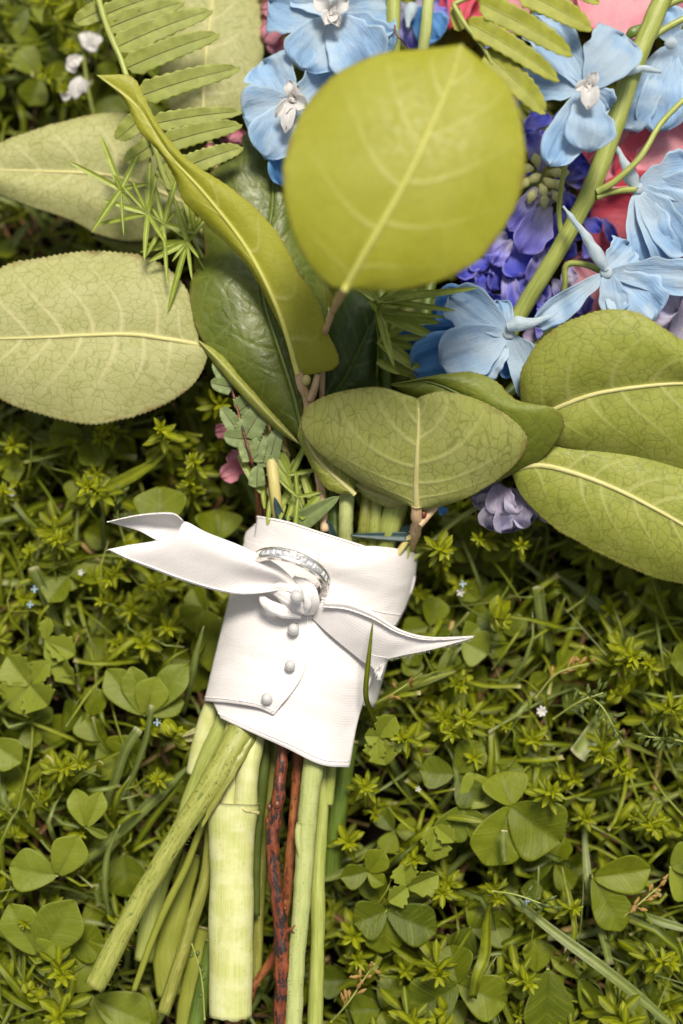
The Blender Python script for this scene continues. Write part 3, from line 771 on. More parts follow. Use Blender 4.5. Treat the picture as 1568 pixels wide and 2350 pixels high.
for k in range(-6, 8):
    a = k * step + .06
    jx, jy = rs.uniform(-.10, .10, 2)
    er = norm(rad_ax * math.cos(a) + cdir * math.sin(a)); et = norm(np.cross(nax, er))
    c = RC + er * (RO - .012)
    hw = .084; tw = .046
    er2 = norm(er + et * jx + nax * jy)
    q = [(-hw, -hw, 0), (hw, -hw, 0), (hw, hw, 0), (-hw, hw, 0), (-tw, -tw, .03), (tw, -tw, .03), (tw, tw, .03), (-tw, tw, .03), (-hw, -hw, -.05), (hw, -hw, -.05), (hw, hw, -.05), (-hw, hw, -.05)]
    vv = [c + et * x + nax * y + (er2 if z_ > 0 else er) * z_ + (er * (jx * x + jy * y)) for x, y, z_ in q]
    mesh('diamond', vv, [(4, 5, 6), (4, 6, 7), (0, 1, 5), (0, 5, 4), (1, 2, 6), (1, 6, 5), (2, 3, 7), (2, 7, 6), (3, 0, 4), (3, 4, 7), (8, 9, 1, 0), (9, 10, 2, 1), (10, 11, 3, 2), (11, 8, 0, 3)], M['diamond'], ring, smooth=False)
for k, a in enumerate((-.62, -.22, .18, .58, .98)):
    for off in (0,):
        er = norm(rad_ax * math.cos(a) + cdir * math.sin(a)); et = norm(np.cross(nax, er))
        sgn_ = 1 if nax @ (-CF) > 0 else -1
        c = RC + er * (RO - TH * .5) + nax * sgn_ * (WD / 2 + .002)
        th = np.linspace(0, 2 * math.pi, 22, endpoint=False)
        sh = [(.13 * math.cos(x) , .036 * math.sin(x) * (1 + .5 * math.cos(x))) for x in th]
        top_ = [c + et * x + er * y + nax * sgn_ * .004 for x, y in sh]; bot = [c + et * x * .8 + er * y * .8 - nax * sgn_ * .02 for x, y in sh]
        n_ = len(sh)
        mesh('engraved_slot', top_ + bot, [tuple(range(n_))] + [(i, (i + 1) % n_, n_ + (i + 1) % n_, n_ + i) for i in range(n_)], M['silver_dark'], ring, smooth=False)

# ================================================================== CUT STEMS BELOW THE RIBBON
def stem_thing(name, label, pts, w, mat, cap='pith', cat='flower stem', group='cut flower stems below the ribbon', **kw):
    r = thing(name, label, cat, P3(pts[-1]), group)
    s = px_tube('stem', pts, w, M[mat], r, cap=M[cap], ragged=kw.pop('ragged', .05), **kw)
    return r, s

def hairs(parent, pts, wpx, nh, L, seed, mat='grass'):
    rs = np.random.RandomState(seed); b = MB(); p = spl([P3(q) for q in pts], 80); T = norm(np.gradient(p, axis=0))
    zm = np.mean([q[2] for q in pts]); ws = np.interp(np.linspace(0, 1, 80), np.linspace(0, 1, len(wpx)), wpx)
    for k in range(nh):
        i = rs.randint(2, 78); A = norm(np.cross(T[i], [0, 0, 1.0])); a = rs.uniform(-.5, 3.64)
        d = A * math.cos(a) + np.array([0, 0, 1.0]) * math.sin(a)
        q = p[i] + d * ws[i] * PX(zm) / 2; l = L * rs.uniform(.5, 1.3)
        e = q + d * l + T[i] * l * rs.uniform(-.5, .7)
        b.add(*thin_geo([q, (q + e) / 2 + T[i] * l * .1, e], .006, .5, 3, 3))
    return tag(b.build('fine_hairs', M[mat], parent), kind='stuff')

# the thick pale stalk with its two upper shoots
pts = [(536, 1842, 4.25), (533, 1900, 4.25), (532, 2000, 4.2), (531, 2150, 4.1), (530, 2330, 3.95)]
wst, _ = stem_thing('peony_stalk', 'thickest pale green stalk with a swollen joint, cut square at the bottom', pts, [116, 102, 98, 100, 98, 97, 97], 'stalk_pale', n=60, seg=26, rough=.02, flat=.8, ragged=.06)
px_tube('shoot', [(560, 1600, 4.1), (536, 1700, 4.3), (528, 1780, 4.3), (524, 1862, 4.2)], [46, 50, 50, 52], M['stalk_pale'], wst, n=26, seg=16, cap=M['pith'])
px_tube('shoot', [(600, 1610, 4.2), (578, 1720, 4.45), (566, 1790, 4.45), (562, 1868, 4.3)], [46, 50, 52, 56], M['stalk_pale'], wst, n=26, seg=16, cap=M['pith'])
px_tube('joint_ridge', [(488, 1868, 4.3), (515, 1860, 4.66), (545, 1850, 4.74), (565, 1860, 4.74), (594, 1866, 4.35)], [5, 6, 5, 8, 9], M['pith'], wst, n=34, seg=10, rough=.15)
hairs(wst, [(480 + 50, 1880, 4.25), (531, 2300, 4.0)], [104, 100], 90, .05, 3)
# hairy stem crossing to the left
pts = [(600, 1590, 4.0), (566, 1655, 4.5), (520, 1740, 4.75), (470, 1822, 4.8), (420, 1900, 4.7), (372, 1978, 4.6), (296, 2112, 4.4), (218, 2262, 4.2)]
h_, hs_ = stem_thing('hairy_stem', 'long bristly green stem slanting to the lower left, in front of the others', pts, [60, 62, 58, 52, 46, 44, 44, 46, 48], 'stalk_hairy', n=80, seg=18, rough=.03, flat=.85)
px_tube('split_bark', [(612, 1620, 4.1), (588, 1668, 4.6), (545, 1750, 4.9), (500, 1830, 4.98), (462, 1900, 4.85)], [24, 26, 22, 16, 6], M['stalk_olive'], h_, n=34, seg=10, flat=.5, rough=.1)
hairs(h_, pts, [60, 46, 44, 48], 260, .09, 5, 'needle')
# dark red twig
pts = [(652, 1690, 4.6), (646, 1760, 4.6), (638, 1830, 4.6), (628, 1900, 4.5), (627, 1975, 4.45), (636, 2060, 4.4), (646, 2150, 4.3), (648, 2240, 4.2), (640, 2390, 4.1)]
t_, ts_ = stem_thing('woody_twig', 'dark red woody twig with black blotches, running off the bottom edge', pts, [28, 27, 32, 33, 30, 30, 32, 38, 30, 32], 'twig_red', cat='twig', n=90, seg=14, rough=.09)
for (u, v, z, r) in ((619, 1852, 4.65, 7), (615, 1885, 4.55, 7), (636, 1846, 4.75, 9), (655, 2085, 4.45, 5), (661, 2172, 4.3, 8)):
    ball('bud', P(u, v, z), r * PX(z), M['twig_red'], t_, (1, 1.2, .8), 8, 10, .15, int(u))
for (e, w_) in (((678, 2122, 4.55), 6), ((672, 2134, 4.6), 7), ((676, 2142, 4.5), 6)):
    px_tube('thorn', [(656, 2140, 4.45), (666, 2133, 4.6), e], [13, w_, 1], M['twig_red'], t_, n=8, seg=7)
t2, _ = stem_thing('woody_twig', 'thin red brown twig half hidden behind the blotched dark one', [(684, 1715, 3.9), (680, 1790, 3.8), (674, 1870, 3.7), (664, 1980, 3.5), (656, 2080, 3.3), (630, 2190, 3.0), (583, 2262, 2.8), (560, 2330, 2.6), (520, 2345, 2.4)], [22, 22, 22, 23, 22, 20, 18, 18], 'twig_brown', cat='twig', n=60, seg=10, rough=.07)
# downy stem
pts = [(722, 1735, 4.45), (712, 1810, 4.45), (705, 1880, 4.4), (698, 1990, 4.35), (690, 2100, 4.3), (681, 2200, 4.25), (672, 2390, 4.15)]
d_, ds_ = stem_thing('downy_stem', 'straight downy light green stem with a small stub, right of the dark twig', pts, [48, 44, 42, 40, 38, 38, 38], 'stalk_fuzzy', n=70, seg=18, rough=.03)
px_tube('leaf_stub', [(688, 1888, 4.6), (684, 1920, 4.6), (692, 1990, 4.5)], [16, 14, 4], M['stalk_fuzzy'], d_, n=14, seg=10, cap=M['pith'])
hairs(d_, pts, [46, 38], 260, .03, 9, 'grass_grey')
S = stem_thing
S('olive_stem', 'smooth shiny olive stem ending in a ragged cut near the bottom', [(482, 1880, 3.7), (480, 1950, 3.6), (468, 2030, 3.5), (440, 2120, 3.45), (412, 2210, 3.3), (376, 2322, 3.2)], [22, 26, 28, 30, 30, 29], 'stalk_olive', n=60, seg=14, ragged=.12)
S('thin_stem', 'thin bright green stem ending in a frayed point at lower left', [(486, 1838, 3.9), (450, 1930, 3.8), (425, 1995, 3.7), (392, 2060, 3.6), (360, 2130, 3.5), (330, 2210, 3.4), (308, 2272, 3.3)], [14, 16, 17, 18, 17, 15, 13], 'stalk_yellow', n=60, seg=10, ragged=.12)
S('wide_stem', 'broad light green stalk behind the bristly stem, upper left of the bunch', [(520, 1650, 3.9), (480, 1730, 3.7), (442, 1830, 3.4), (410, 1920, 3.2), (372, 2010, 3.0), (345, 2110, 2.9), (330, 2200, 2.7)], [44, 42, 42, 40, 42, 46, 44], 'stalk_green', n=60, seg=16)
S('wide_stem', 'pale stalk snapped off short just under the left ribbon corner', [(490, 1615, 3.6), (470, 1680, 3.5), (455, 1735, 3.4), (446, 1775, 3.3)], [40, 44, 42, 36], 'stalk_pale', n=30, seg=14)
S('dark_stem', 'dark green stem cut by the bottom edge, left of the thickest stalk', [(486, 2160, 3.2), (476, 2230, 3.2), (460, 2300, 3.15), (444, 2390, 3.1)], [30, 36, 38, 40], 'stalk_dark', n=40, seg=14)
S('green_stem', 'smooth mid green stem behind the downy one, with a long node', [(745, 1730, 3.7), (740, 1850, 3.65), (734, 1950, 3.6), (728, 2030, 3.6), (730, 2110, 3.55), (726, 2250, 3.5), (722, 2390, 3.4)], [26, 28, 30, 36, 30, 34, 36], 'stalk_green', n=60, seg=14)
S('green_stem', 'bluish green stem between the thick stalk and the dark red twig', [(612, 1680, 4.1), (608, 1740, 4.0), (602, 1800, 3.95), (596, 1860, 3.8), (588, 1960, 3.6), (588, 2100, 3.4)], [22, 24, 24, 22, 20, 18], 'grass_grey', n=40, seg=12)
S('green_stem', 'shaded yellow green stem seen deep between thick stalk and dark twig', [(634, 1690, 3.5), (625, 1800, 3.4), (612, 1900, 3.2), (600, 2010, 3.0), (592, 2130, 2.8), (588, 2260, 2.7)], [20, 22, 24, 24, 26, 26], 'stalk_olive', n=40, seg=12)
S('short_stem', 'short green stem with a torn end, just under the right ribbon corner', [(762, 1735, 3.8), (757, 1790, 3.7), (752, 1845, 3.6)], [24, 27, 26], 'stalk_green', n=24, seg=12, ragged=.16)
S('flat_stem', 'broad dark green stalk deep on the right of the bunch', [(800, 1700, 2.6), (785, 1790, 2.4), (770, 1900, 2.2), (760, 2010, 1.9)], [46, 46, 44, 40], 'stalk_dark', n=40, seg=14)
S('wide_stem', 'wide flattened stalk low down behind the thin green stem', [(440, 1960, 2.6), (410, 2080, 2.5), (385, 2180, 2.4), (400, 2280, 2.3)], [40, 50, 62, 76], 'stalk_yellow', n=40, seg=16, flat=.4)
S('wide_stem', 'pale end of a stalk lying low between olive stem and thick stalk', [(470, 2130, 2.8), (450, 2220, 2.7), (436, 2320, 2.6), (430, 2390, 2.5)], [34, 44, 56, 60], 'stalk_yellow', n=40, seg=16, flat=.5)
wl_ = thing('withered_leaf', 'withered yellowish leaf sticking out left under the ribbon', 'leaf', P(450, 1680, 3.4))
leaf(wl_, [(505, 1662, 3.8), (450, 1680, 3.7), (400, 1698, 3.3)], [(505, 1662, 3.8), (455, 1666, 3.4), (400, 1698, 3.3)], [(505, 1662, 3.8), (450, 1700, 3.4), (400, 1698, 3.3)], 'leaf_pale', ns=40, nt=20, veins=4, relief=.02, teeth=.0, bulge=-.1)

# neck: stems between ribbon and leaves
NG = 'stems in the neck above the ribbon'
for (nm, lb, pts, w_, mt) in (
        ('hairy_stem', 'bristly grey green stem rising from the middle of the ribbon top', [(792, 1275, 4.3), (794, 1180, 4.8), (798, 1090, 4.8)], [33, 33, 34], 'stalk_fuzzy'),
        ('green_stem', 'ribbed olive stem, first right of the bristly neck stem', [(828, 1280, 4.1), (838, 1190, 4.6), (850, 1080, 4.5)], [28, 30, 30], 'stalk_olive'),
        ('green_stem', 'shiny yellow green neck stem, second right of the bristly one', [(850, 1285, 4.0), (862, 1190, 4.6), (872, 1080, 4.6)], [32, 32, 32], 'stalk_green'),
        ('wide_stem', 'widest pale green neck stem, beside the forked pink twig', [(876, 1290, 3.9), (897, 1200, 4.6), (925, 1110, 4.8)], [50, 52, 54], 'stalk_green'),
        ('yellow_stem', 'yellowish knobbly stem at the left of the neck', [(642, 1215, 4.3), (633, 1140, 4.8), (626, 1075, 4.8), (616, 1010, 4.5), (600, 900, 4.2)], [27, 26, 30, 20, 18], 'twig_yellow'),
        ('red_stem', 'thin rust red stem at the far left of the neck', [(592, 1225, 3.0), (590, 1130, 3.6), (578, 1060, 3.7), (560, 990, 4.2)], [9, 9, 9, 8], 'twig_brown'),
        ('red_stem', 'second thin rust red stem, crossing behind the yellow one', [(600, 1225, 3.2), (610, 1150, 3.8), (620, 1080, 3.9)], [9, 9, 9], 'twig_brown'),
        ('green_stem', 'dark stem in the shadow right of the red twig', [(770, 1250, 4.2), (766, 1150, 4.2), (760, 1060, 4.2)], [30, 30, 30], 'stalk_dark'),
        ('green_stem', 'green stem between the yellow one and the red twig', [(690, 1220, 4.4), (672, 1130, 4.4), (650, 1040, 4.3)], [24, 24, 22], 'stalk_green'),
        ('green_stem', 'dim green stem at the right end of the neck', [(925, 1290, 4.2), (955, 1200, 4.2), (1010, 1110, 4.2)], [18, 18, 16], 'stalk_green')):
    r = thing(nm, lb, 'stem', P3(pts[0]), NG)
    px_tube('stem', pts, w_, M[mt], r, n=30, seg=14, rough=.03, ridge=.05 if 'rib' in lb or 'pale' in lb or 'shiny' in lb else 0, nridge=7)
    if 'bristly' in lb: hairs(r, pts, w_, 50, .05, 4, 'grass_grey')

def scrap(lb, base, tip, w_, mat, z0, z1, up=None, arch=.08, cup=.15, cat='leaf', nm='leaf_scrap', grp='blue green leaf scraps at the ribbon top'):
    B, T = P(base[0], base[1], z0), P(tip[0], tip[1], z1)
    v, f, uv, a = lance_geo(B, T - B, np.array([0, -.2, 1.0]), np.linalg.norm(T - B), w_ * PX(z0), .5, .05, 12, 9, .08, cup)
    o = mesh(nm, v, f, M[mat], None, uv, a, solid=.015)
    return tag(o, lb, cat, grp)
scrap('dark blue green leaf point left of the yellow neck stem', (652, 1212), (630, 1142), 26, 'dusty', 4.4, 5.1)
scrap('short blue green leaf scrap behind the bristly stem', (762, 1240), (752, 1192), 30, 'dusty', 4.4, 4.9)
scrap('long blue green leaf lying along the ribbon top', (940, 1232), (800, 1228), 22, 'dusty', 4.7, 4.8)
scrap('wide blue green leaf tip at the right of the ribbon top', (880, 1262), (944, 1204), 40, 'dusty', 4.1, 4.8)
scrap('small notched green leaf lying on the ribbon top', (680, 1204), (778, 1140), 50, 'fern_grey', 4.7, 5.5, grp=None)
rs = np.random.RandomState(62)
extra = [((u_, 1130 + (i_ * 37) % 90), (u_ + rs.uniform(-60, 60), 1130 + (i_ * 37) % 90 - rs.uniform(50, 130)), rs.uniform(8, 20)) for i_, u_ in enumerate(np.linspace(600, 790, 26))]
for i, (a_, b_, w_) in enumerate([((676, 1235), (684, 1140), 11), ((684, 1140), (640, 1100), 9), ((684, 1140), (745, 1128), 9), ((684, 1140), (678, 1080), 9), ((660, 1090), (745, 1075), 10), ((690, 1190), (740, 1130), 22), ((640, 1040), (665, 1090), 22), ((625, 1030), (670, 1130), 26), ((668, 1092), (705, 1010), 14), ((646, 1085), (610, 1090), 10), ((700, 1200), (760, 1150), 20), ((725, 1180), (690, 1075), 18), ((655, 1160), (640, 1200), 8), ((790, 1125), (905, 1130), 7), ((705, 1120), (745, 1170), 12)] + extra):
    if i == 0: nl_ = thing('needle_sprig', 'tangle of narrow green leaves in the neck above the ribbon', 'greenery', P(680, 1190, 4.8))
    B, T = P(a_[0], a_[1], 5.0 - .02 * i), P(b_[0], b_[1], 5.1 - .025 * i)
    v, f, uv, a = lance_geo(B, T - B, np.array([0, -.2, 1.0]), np.linalg.norm(T - B), w_ * PX(5), .2 + .05 * (i % 15), .08, 9, 5, .5, .2)
    mesh('narrow_leaf', v, f, M['needle'], nl_, uv, a)

# ================================================================== THE LEAFY BRANCHES
br = thing('leafy_twig', 'single pale serrated leaf reaching off the left edge, midrib level', 'leaf sprig', P(470, 800, 5.0))
leaf(br, [(456, 792, 5.1), (380, 778, 5.35), (300, 768, 5.4), (200, 770, 5.4), (100, 775, 5.3), (-60, 780, 5.0), (-130, 785, 4.8)],
     [(456, 792, 5.1), (452, 735, 5.1), (430, 668, 5.2), (380, 615, 5.2), (310, 585, 5.2), (210, 577, 5.1), (110, 590, 5.1), (0, 616, 5.0), (-90, 700, 4.9), (-130, 785, 4.8)],
     [(456, 792, 5.1), (474, 815, 5.1), (445, 880, 5.0), (370, 930, 5.0), (280, 962, 5.0), (205, 972, 5.0), (110, 953, 4.9), (0, 915, 4.8), (-90, 850, 4.8), (-130, 785, 4.8)],
     'leaf_pale', 'rib', ns=190, nt=110, tn=62, teeth=.075, seed=2, veins=7, asc=.2, bulge=.22)
tube('leaf_stalk', [P(450, 791, 5.1), P(500, 830, 4.8), P(560, 900, 4.4), P(620, 1040, 4.1)], [.08, .09, .1], M['twig_yellow'], br, seg=8)
br = thing('leafy_twig', 'soft-focus pale leaf behind the fern at upper left', 'leaf sprig', P(430, 470, 4.4))
leaf(br, [(430, 470, 4.5), (330, 425, 4.6), (240, 402, 4.6), (120, 395, 4.5), (-40, 392, 4.3), (-90, 392, 4.2)],
     [(430, 470, 4.5), (420, 370, 4.4), (350, 280, 4.4), (240, 258, 4.4), (130, 285, 4.4), (70, 305, 4.3), (0, 330, 4.2), (-60, 360, 4.2), (-90, 392, 4.2)],
     [(430, 470, 4.5), (400, 525, 4.4), (330, 552, 4.3), (240, 543, 4.3), (160, 505, 4.3), (60, 470, 4.3), (-10, 440, 4.2), (-60, 415, 4.2), (-90, 392, 4.2)],
     'leaf_pale', 'rib', ns=120, nt=70, seed=3, veins=6, bulge=.2)
leaf(br, [(400, 560, 3.6), (320, 550, 3.7), (210, 545, 3.6)], [(400, 560, 3.6), (310, 510, 3.5), (210, 545, 3.6)], [(400, 560, 3.6), (320, 595, 3.5), (210, 545, 3.6)], 'leaf_grey', ns=40, nt=24, veins=4, seed=14)
tube('leaf_stalk', [P(425, 468, 4.5), P(480, 560, 4.2), P(560, 760, 3.9), P(640, 1000, 3.9)], [.08, .09, .1], M['twig_yellow'], br, seg=8)
br = thing('leafy_twig', 'pale leaf at the top edge behind the fern and the blue flowers', 'leaf sprig', P(470, 265, 4.2))
leaf(br, [(466, 275, 4.4), (468, 210, 4.5), (474, 120, 4.5), (486, 20, 4.4), (495, -80, 4.2), (500, -150, 4.1)],
     [(466, 275, 4.4), (400, 262, 4.3), (370, 180, 4.3), (372, 90, 4.3), (400, 0, 4.2), (440, -90, 4.1), (500, -150, 4.1)],
     [(466, 275, 4.4), (545, 262, 4.3), (590, 210, 4.3), (604, 120, 4.3), (600, 20, 4.2), (575, -80, 4.1), (500, -150, 4.1)],
     'leaf_pale', 'rib', ns=110, nt=70, seed=4, veins=6, bulge=.15)
tube('leaf_stalk', [P(466, 272, 4.4), P(500, 400, 3.9), P(560, 700, 3.6), P(660, 1050, 3.9)], [.08, .09, .1], M['twig_yellow'], br, seg=8)

brA = thing('leafy_twig', 'pink forked twig with a twisted yellow green leaf over a glossy dark leaf', 'leaf sprig', P(720, 1180, 4.6))
leaf(brA, [(700, 1012, 5.1), (672, 900, 5.3), (640, 800, 5.4), (606, 690, 5.4), (600, 600, 5.2), (625, 480, 5.1), (622, 345, 5.0), (600, 318, 4.9)],
     [(700, 1012, 5.1), (655, 985, 4.95), (560, 880, 5.15), (480, 800, 5.2), (446, 740, 5.2), (437, 650, 5.2), (470, 585, 4.7), (466, 530, 4.7), (470, 440, 4.9), (490, 392, 5.0), (550, 355, 5.0), (560, 310, 4.9), (600, 318, 4.9)],
     [(700, 1012, 5.1), (722, 900, 4.9), (735, 820, 4.8), (752, 720, 4.6), (740, 620, 4.6), (705, 540, 4.6), (670, 450, 4.7), (648, 380, 4.8), (600, 318, 4.9)],
     'leaf_top', 'rib_dark', ns=170, nt=90, veins=7, asc=.16, relief=-.05, bulge=.22, seed=5, teeth=.03, wav=.2, ribw=.06)
leaf(brA, [(692, 1022, 5.3), (640, 975, 5.45), (560, 890, 5.5), (500, 825, 5.4), (454, 780, 5.25)],
     [(692, 1022, 5.3), (640, 962, 5.35), (563, 878, 5.42), (505, 812, 5.3), (454, 780, 5.25)],
     [(692, 1022, 5.3), (632, 984, 5.2), (548, 900, 5.3), (490, 832, 5.2), (454, 780, 5.25)], 'leaf_olive', ns=90, nt=14, veins=8, relief=.01, bulge=.03, teeth=.02, seed=6, name='leaf', label='narrow turned-up margin of the glossy leaf showing its pale underside')
leaf(brA, [(682, 860, 6.20), (660, 775, 6.37), (625, 680, 6.53), (560, 560, 6.80), (470, 445, 7.19), (385, 350, 7.52), (315, 245, 7.79), (222, 172, 8.02)],
     [(682, 860, 6.20), (666, 804, 6.20), (641, 744, 6.25), (604, 670, 6.37), (570, 612, 6.53), (523, 560, 6.64), (474, 512, 6.80), (424, 462, 7.03), (400, 404, 7.25), (362, 345, 7.52), (322, 300, 7.69), (285, 228, 7.79), (222, 172, 8.02)],
     [(682, 860, 6.20), (700, 861, 6.09), (752, 852, 6.09), (776, 836, 6.14), (774, 808, 6.20), (748, 757, 6.31), (730, 693, 6.42), (682, 620, 6.58), (644, 547, 6.75), (600, 492, 6.92), (556, 452, 7.08), (500, 412, 7.25), (430, 366, 7.52), (368, 295, 7.74), (330, 222, 7.85), (300, 176, 7.96), (222, 172, 8.02)],
     'leaf_bright', 'rib_bright', ns=150, nt=60, veins=6, asc=.12, bulge=.10, seed=7, teeth=.03, relief=.03)
tw = px_tube('twig', [(684, 850, 6.15), (692, 885, 5.9), (706, 915, 5.6), (712, 960, 5.3), (726, 1050, 4.9), (738, 1130, 4.8), (745, 1220, 4.7)], [20, 20, 28, 24, 22, 20, 20], M['twig_pink'], brA, n=50, seg=14, rough=.06)
px_tube('side_twig', [(729, 858, 5.9), (722, 890, 5.8), (712, 918, 5.6)], [14, 18, 22], M['twig_pink'], tw, n=16, seg=12)
ball('bud', P(702, 872, 6.0), .14, M['twig_yellow'], tw, (1, 1.2, 1))
brB = thing('leafy_twig', 'large round out of focus leaf over the middle, with a dark leaf below it', 'leaf sprig', P(745, 760, 6.0))
leaf(brB, [(868, 700, 5.0), (830, 790, 5.0), (790, 870, 4.9), (740, 935, 4.8)][::-1],
     [(740, 935, 4.8), (735, 850, 4.7), (760, 740, 4.7), (800, 660, 4.8), (868, 700, 5.0)],
     [(740, 935, 4.8), (800, 910, 4.7), (860, 885, 4.8), (872, 780, 4.8), (868, 700, 5.0)], 'leaf_dark', None, ns=100, nt=60, veins=5, asc=.15, relief=-.03, seed=8, teeth=.05, tn=36)
leaf(brB, [(790, 665, 11.4), (835, 585, 11.9), (885, 500, 12.2), (945, 390, 12.4), (990, 290, 12.4), (1035, 185, 12.2), (1060, 100, 12.0)],
     [(790, 665, 11.4), (755, 655, 11.5), (700, 590, 11.7), (662, 490, 11.9), (652, 375, 12.0), (690, 265, 12.0), (765, 178, 12.0), (870, 125, 12.0), (960, 112, 11.9), (1060, 100, 12.0)],
     [(790, 665, 11.4), (850, 668, 11.5), (920, 665, 11.6), (1020, 640, 11.7), (1105, 590, 11.8), (1170, 500, 11.9), (1203, 400, 12.0), (1198, 290, 12.0), (1170, 200, 12.0), (1110, 140, 12.0), (1060, 100, 12.0)],
     'leaf_bright', 'rib_bright', ns=150, nt=96, veins=5, asc=.26, bulge=.16, seed=9, teeth=.03, ribw=.085, relief=.02)
px_tube('twig', [(792, 662, 11.4), (780, 680, 10.2), (765, 710, 8.0), (752, 745, 7.0), (742, 800, 5.6), (738, 1000, 4.5), (742, 1220, 4.3)], [18, 20, 16, 15, 14, 14, 14], M['twig_pink'], brB, n=40, seg=12, rough=.06)
ball('bud', P(757, 690, 8.8), .13, M['leaf_bright'], brB, (.8, 1.5, .8))

brC = thing('leafy_twig', 'veined leaf with central upright midrib just above the ribbon, on a forked pink twig', 'leaf sprig', P(940, 1260, 4.6))
leaf(brC, [(815, 1135, 5.4), (760, 1085, 5.6), (720, 1040, 5.8), (688, 975, 6.0)],
     [(815, 1135, 5.4), (750, 1120, 5.4), (705, 1050, 5.6), (684, 1005, 5.8), (688, 975, 6.0)],
     [(815, 1135, 5.4), (800, 1070, 5.5), (760, 1000, 5.8), (710, 950, 6.0), (688, 975, 6.0)], 'leaf_olive', 'rib', ns=80, nt=50, veins=6, seed=21, teeth=.04, bulge=.1)
leaf(brC, [(945, 1155, 5.3), (900, 1145, 5.35), (850, 1130, 5.3), (815, 1112, 5.2)], [(945, 1155, 5.3), (900, 1110, 5.35), (850, 1100, 5.3), (815, 1112, 5.2)], [(945, 1155, 5.3), (890, 1163, 5.2), (840, 1140, 5.2), (815, 1112, 5.2)], 'leaf_grey', ns=50, nt=30, veins=4, seed=25, bulge=.05)
leaf(brC, [(1090, 1130, 5.25), (1130, 1060, 5.94), (1140, 990, 6.62), (1080, 920, 6.92), (980, 875, 7.01), (895, 882, 6.92)],
     [(1090, 1130, 5.25), (1060, 1060, 5.74), (1040, 990, 6.33), (990, 930, 6.62), (940, 905, 6.82), (895, 882, 6.92)],
     [(1090, 1130, 5.25), (1185, 1085, 5.54), (1250, 1050, 5.94), (1292, 985, 6.52), (1275, 940, 6.92), (1185, 920, 7.01), (1130, 872, 7.11), (1070, 855, 7.11), (980, 866, 7.11), (895, 882, 6.92)],
     'leaf_rev', 'rib_dark', ns=110, nt=60, veins=5, relief=-.03, seed=10, teeth=.04, bulge=.15, back='leaf_rev')
leaf(brC, [(957, 1168, 5.70), (955, 1120, 6.10), (957, 1050, 6.66), (960, 990, 6.98), (960, 935, 7.22), (957, 915, 7.26)],
     [(957, 1168, 5.70), (905, 1147, 5.70), (850, 1120, 5.86), (790, 1085, 6.02), (730, 1040, 6.26), (692, 985, 6.58), (705, 935, 6.90), (760, 905, 7.22), (830, 890, 7.46), (880, 889, 7.54), (930, 905, 7.38), (957, 915, 7.26)],
     [(957, 1168, 5.70), (1010, 1162, 5.70), (1075, 1140, 5.86), (1150, 1095, 6.02), (1198, 1045, 6.34), (1207, 1000, 6.66), (1165, 955, 6.98), (1090, 915, 7.30), (1020, 898, 7.46), (985, 903, 7.38), (957, 915, 7.26)],
     'leaf_grey', 'rib', ns=150, nt=120, veins=5, asc=.30, bulge=.2, seed=11, teeth=.035, ribw=.10, relief=.025)
tw = px_tube('twig', [(957, 1160, 5.75), (955, 1185, 5.5), (958, 1200, 5.2), (946, 1240, 4.3), (925, 1300, 3.0)], [24, 26, 28, 22, 22], M['twig_pink'], brC, n=30, seg=14, rough=.06)
px_tube('side_twig', [(1000, 1165, 5.3), (980, 1185, 5.35), (962, 1205, 5.35)], [14, 18, 20], M['twig_pink'], tw, n=16, seg=10)
ball('bud', P(972, 1180, 5.5), .1, M['twig_red'], tw, (1, 1.2, 1))

brD = thing('leafy_twig', 'pair of broad overlapping green leaves running off the right edge', 'leaf sprig', P(1180, 1080, 5.4))
leaf(brD, [(1170, 1078, 5.4), (1240, 1068, 5.7), (1330, 1090, 5.9), (1440, 1135, 6.0), (1568, 1205, 6.0), (1700, 1290, 5.9), (1790, 1350, 5.8)],
     [(1170, 1078, 5.4), (1200, 1040, 5.5), (1270, 1000, 5.6), (1380, 990, 5.6), (1520, 1010, 5.6), (1660, 1100, 5.6), (1760, 1230, 5.7), (1790, 1350, 5.8)],
     [(1170, 1078, 5.4), (1200, 1140, 5.3), (1260, 1200, 5.3), (1330, 1245, 5.3), (1420, 1290, 5.2), (1500, 1325, 5.2), (1580, 1342, 5.2), (1700, 1370, 5.4), (1790, 1350, 5.8)],
     'leaf_olive', 'rib', ns=180, nt=110, veins=7, asc=.22, bulge=.25, seed=12, teeth=.05, tn=70, ribw=.085)
leaf(brD, [(1205, 975, 5.75), (1280, 935, 6.35), (1360, 905, 6.65), (1460, 888, 6.85), (1568, 880, 6.85), (1680, 890, 6.75), (1800, 920, 6.55)],
     [(1205, 975, 5.75), (1196, 860, 6.45), (1235, 790, 6.95), (1300, 740, 7.25), (1390, 712, 7.45), (1470, 722, 7.45), (1568, 782, 7.35), (1690, 830, 7.05), (1800, 920, 6.55)],
     [(1205, 975, 5.75), (1240, 1000, 5.75), (1310, 1028, 5.85), (1400, 1052, 5.85), (1480, 1068, 5.85), (1568, 1080, 5.85), (1700, 1050, 6.15), (1800, 920, 6.55)],
     'leaf_olive', 'rib', ns=170, nt=110, veins=6, asc=.24, bulge=.3, seed=13, teeth=.04, tn=60, ribw=.08)
tube('leaf_stalk', [P(1215, 970, 6.1), P(1120, 1060, 5.2), P(980, 1180, 4.8), P(900, 1290, 4.5)], [.08, .1, .1], M['twig_yellow'], brD, seg=8)

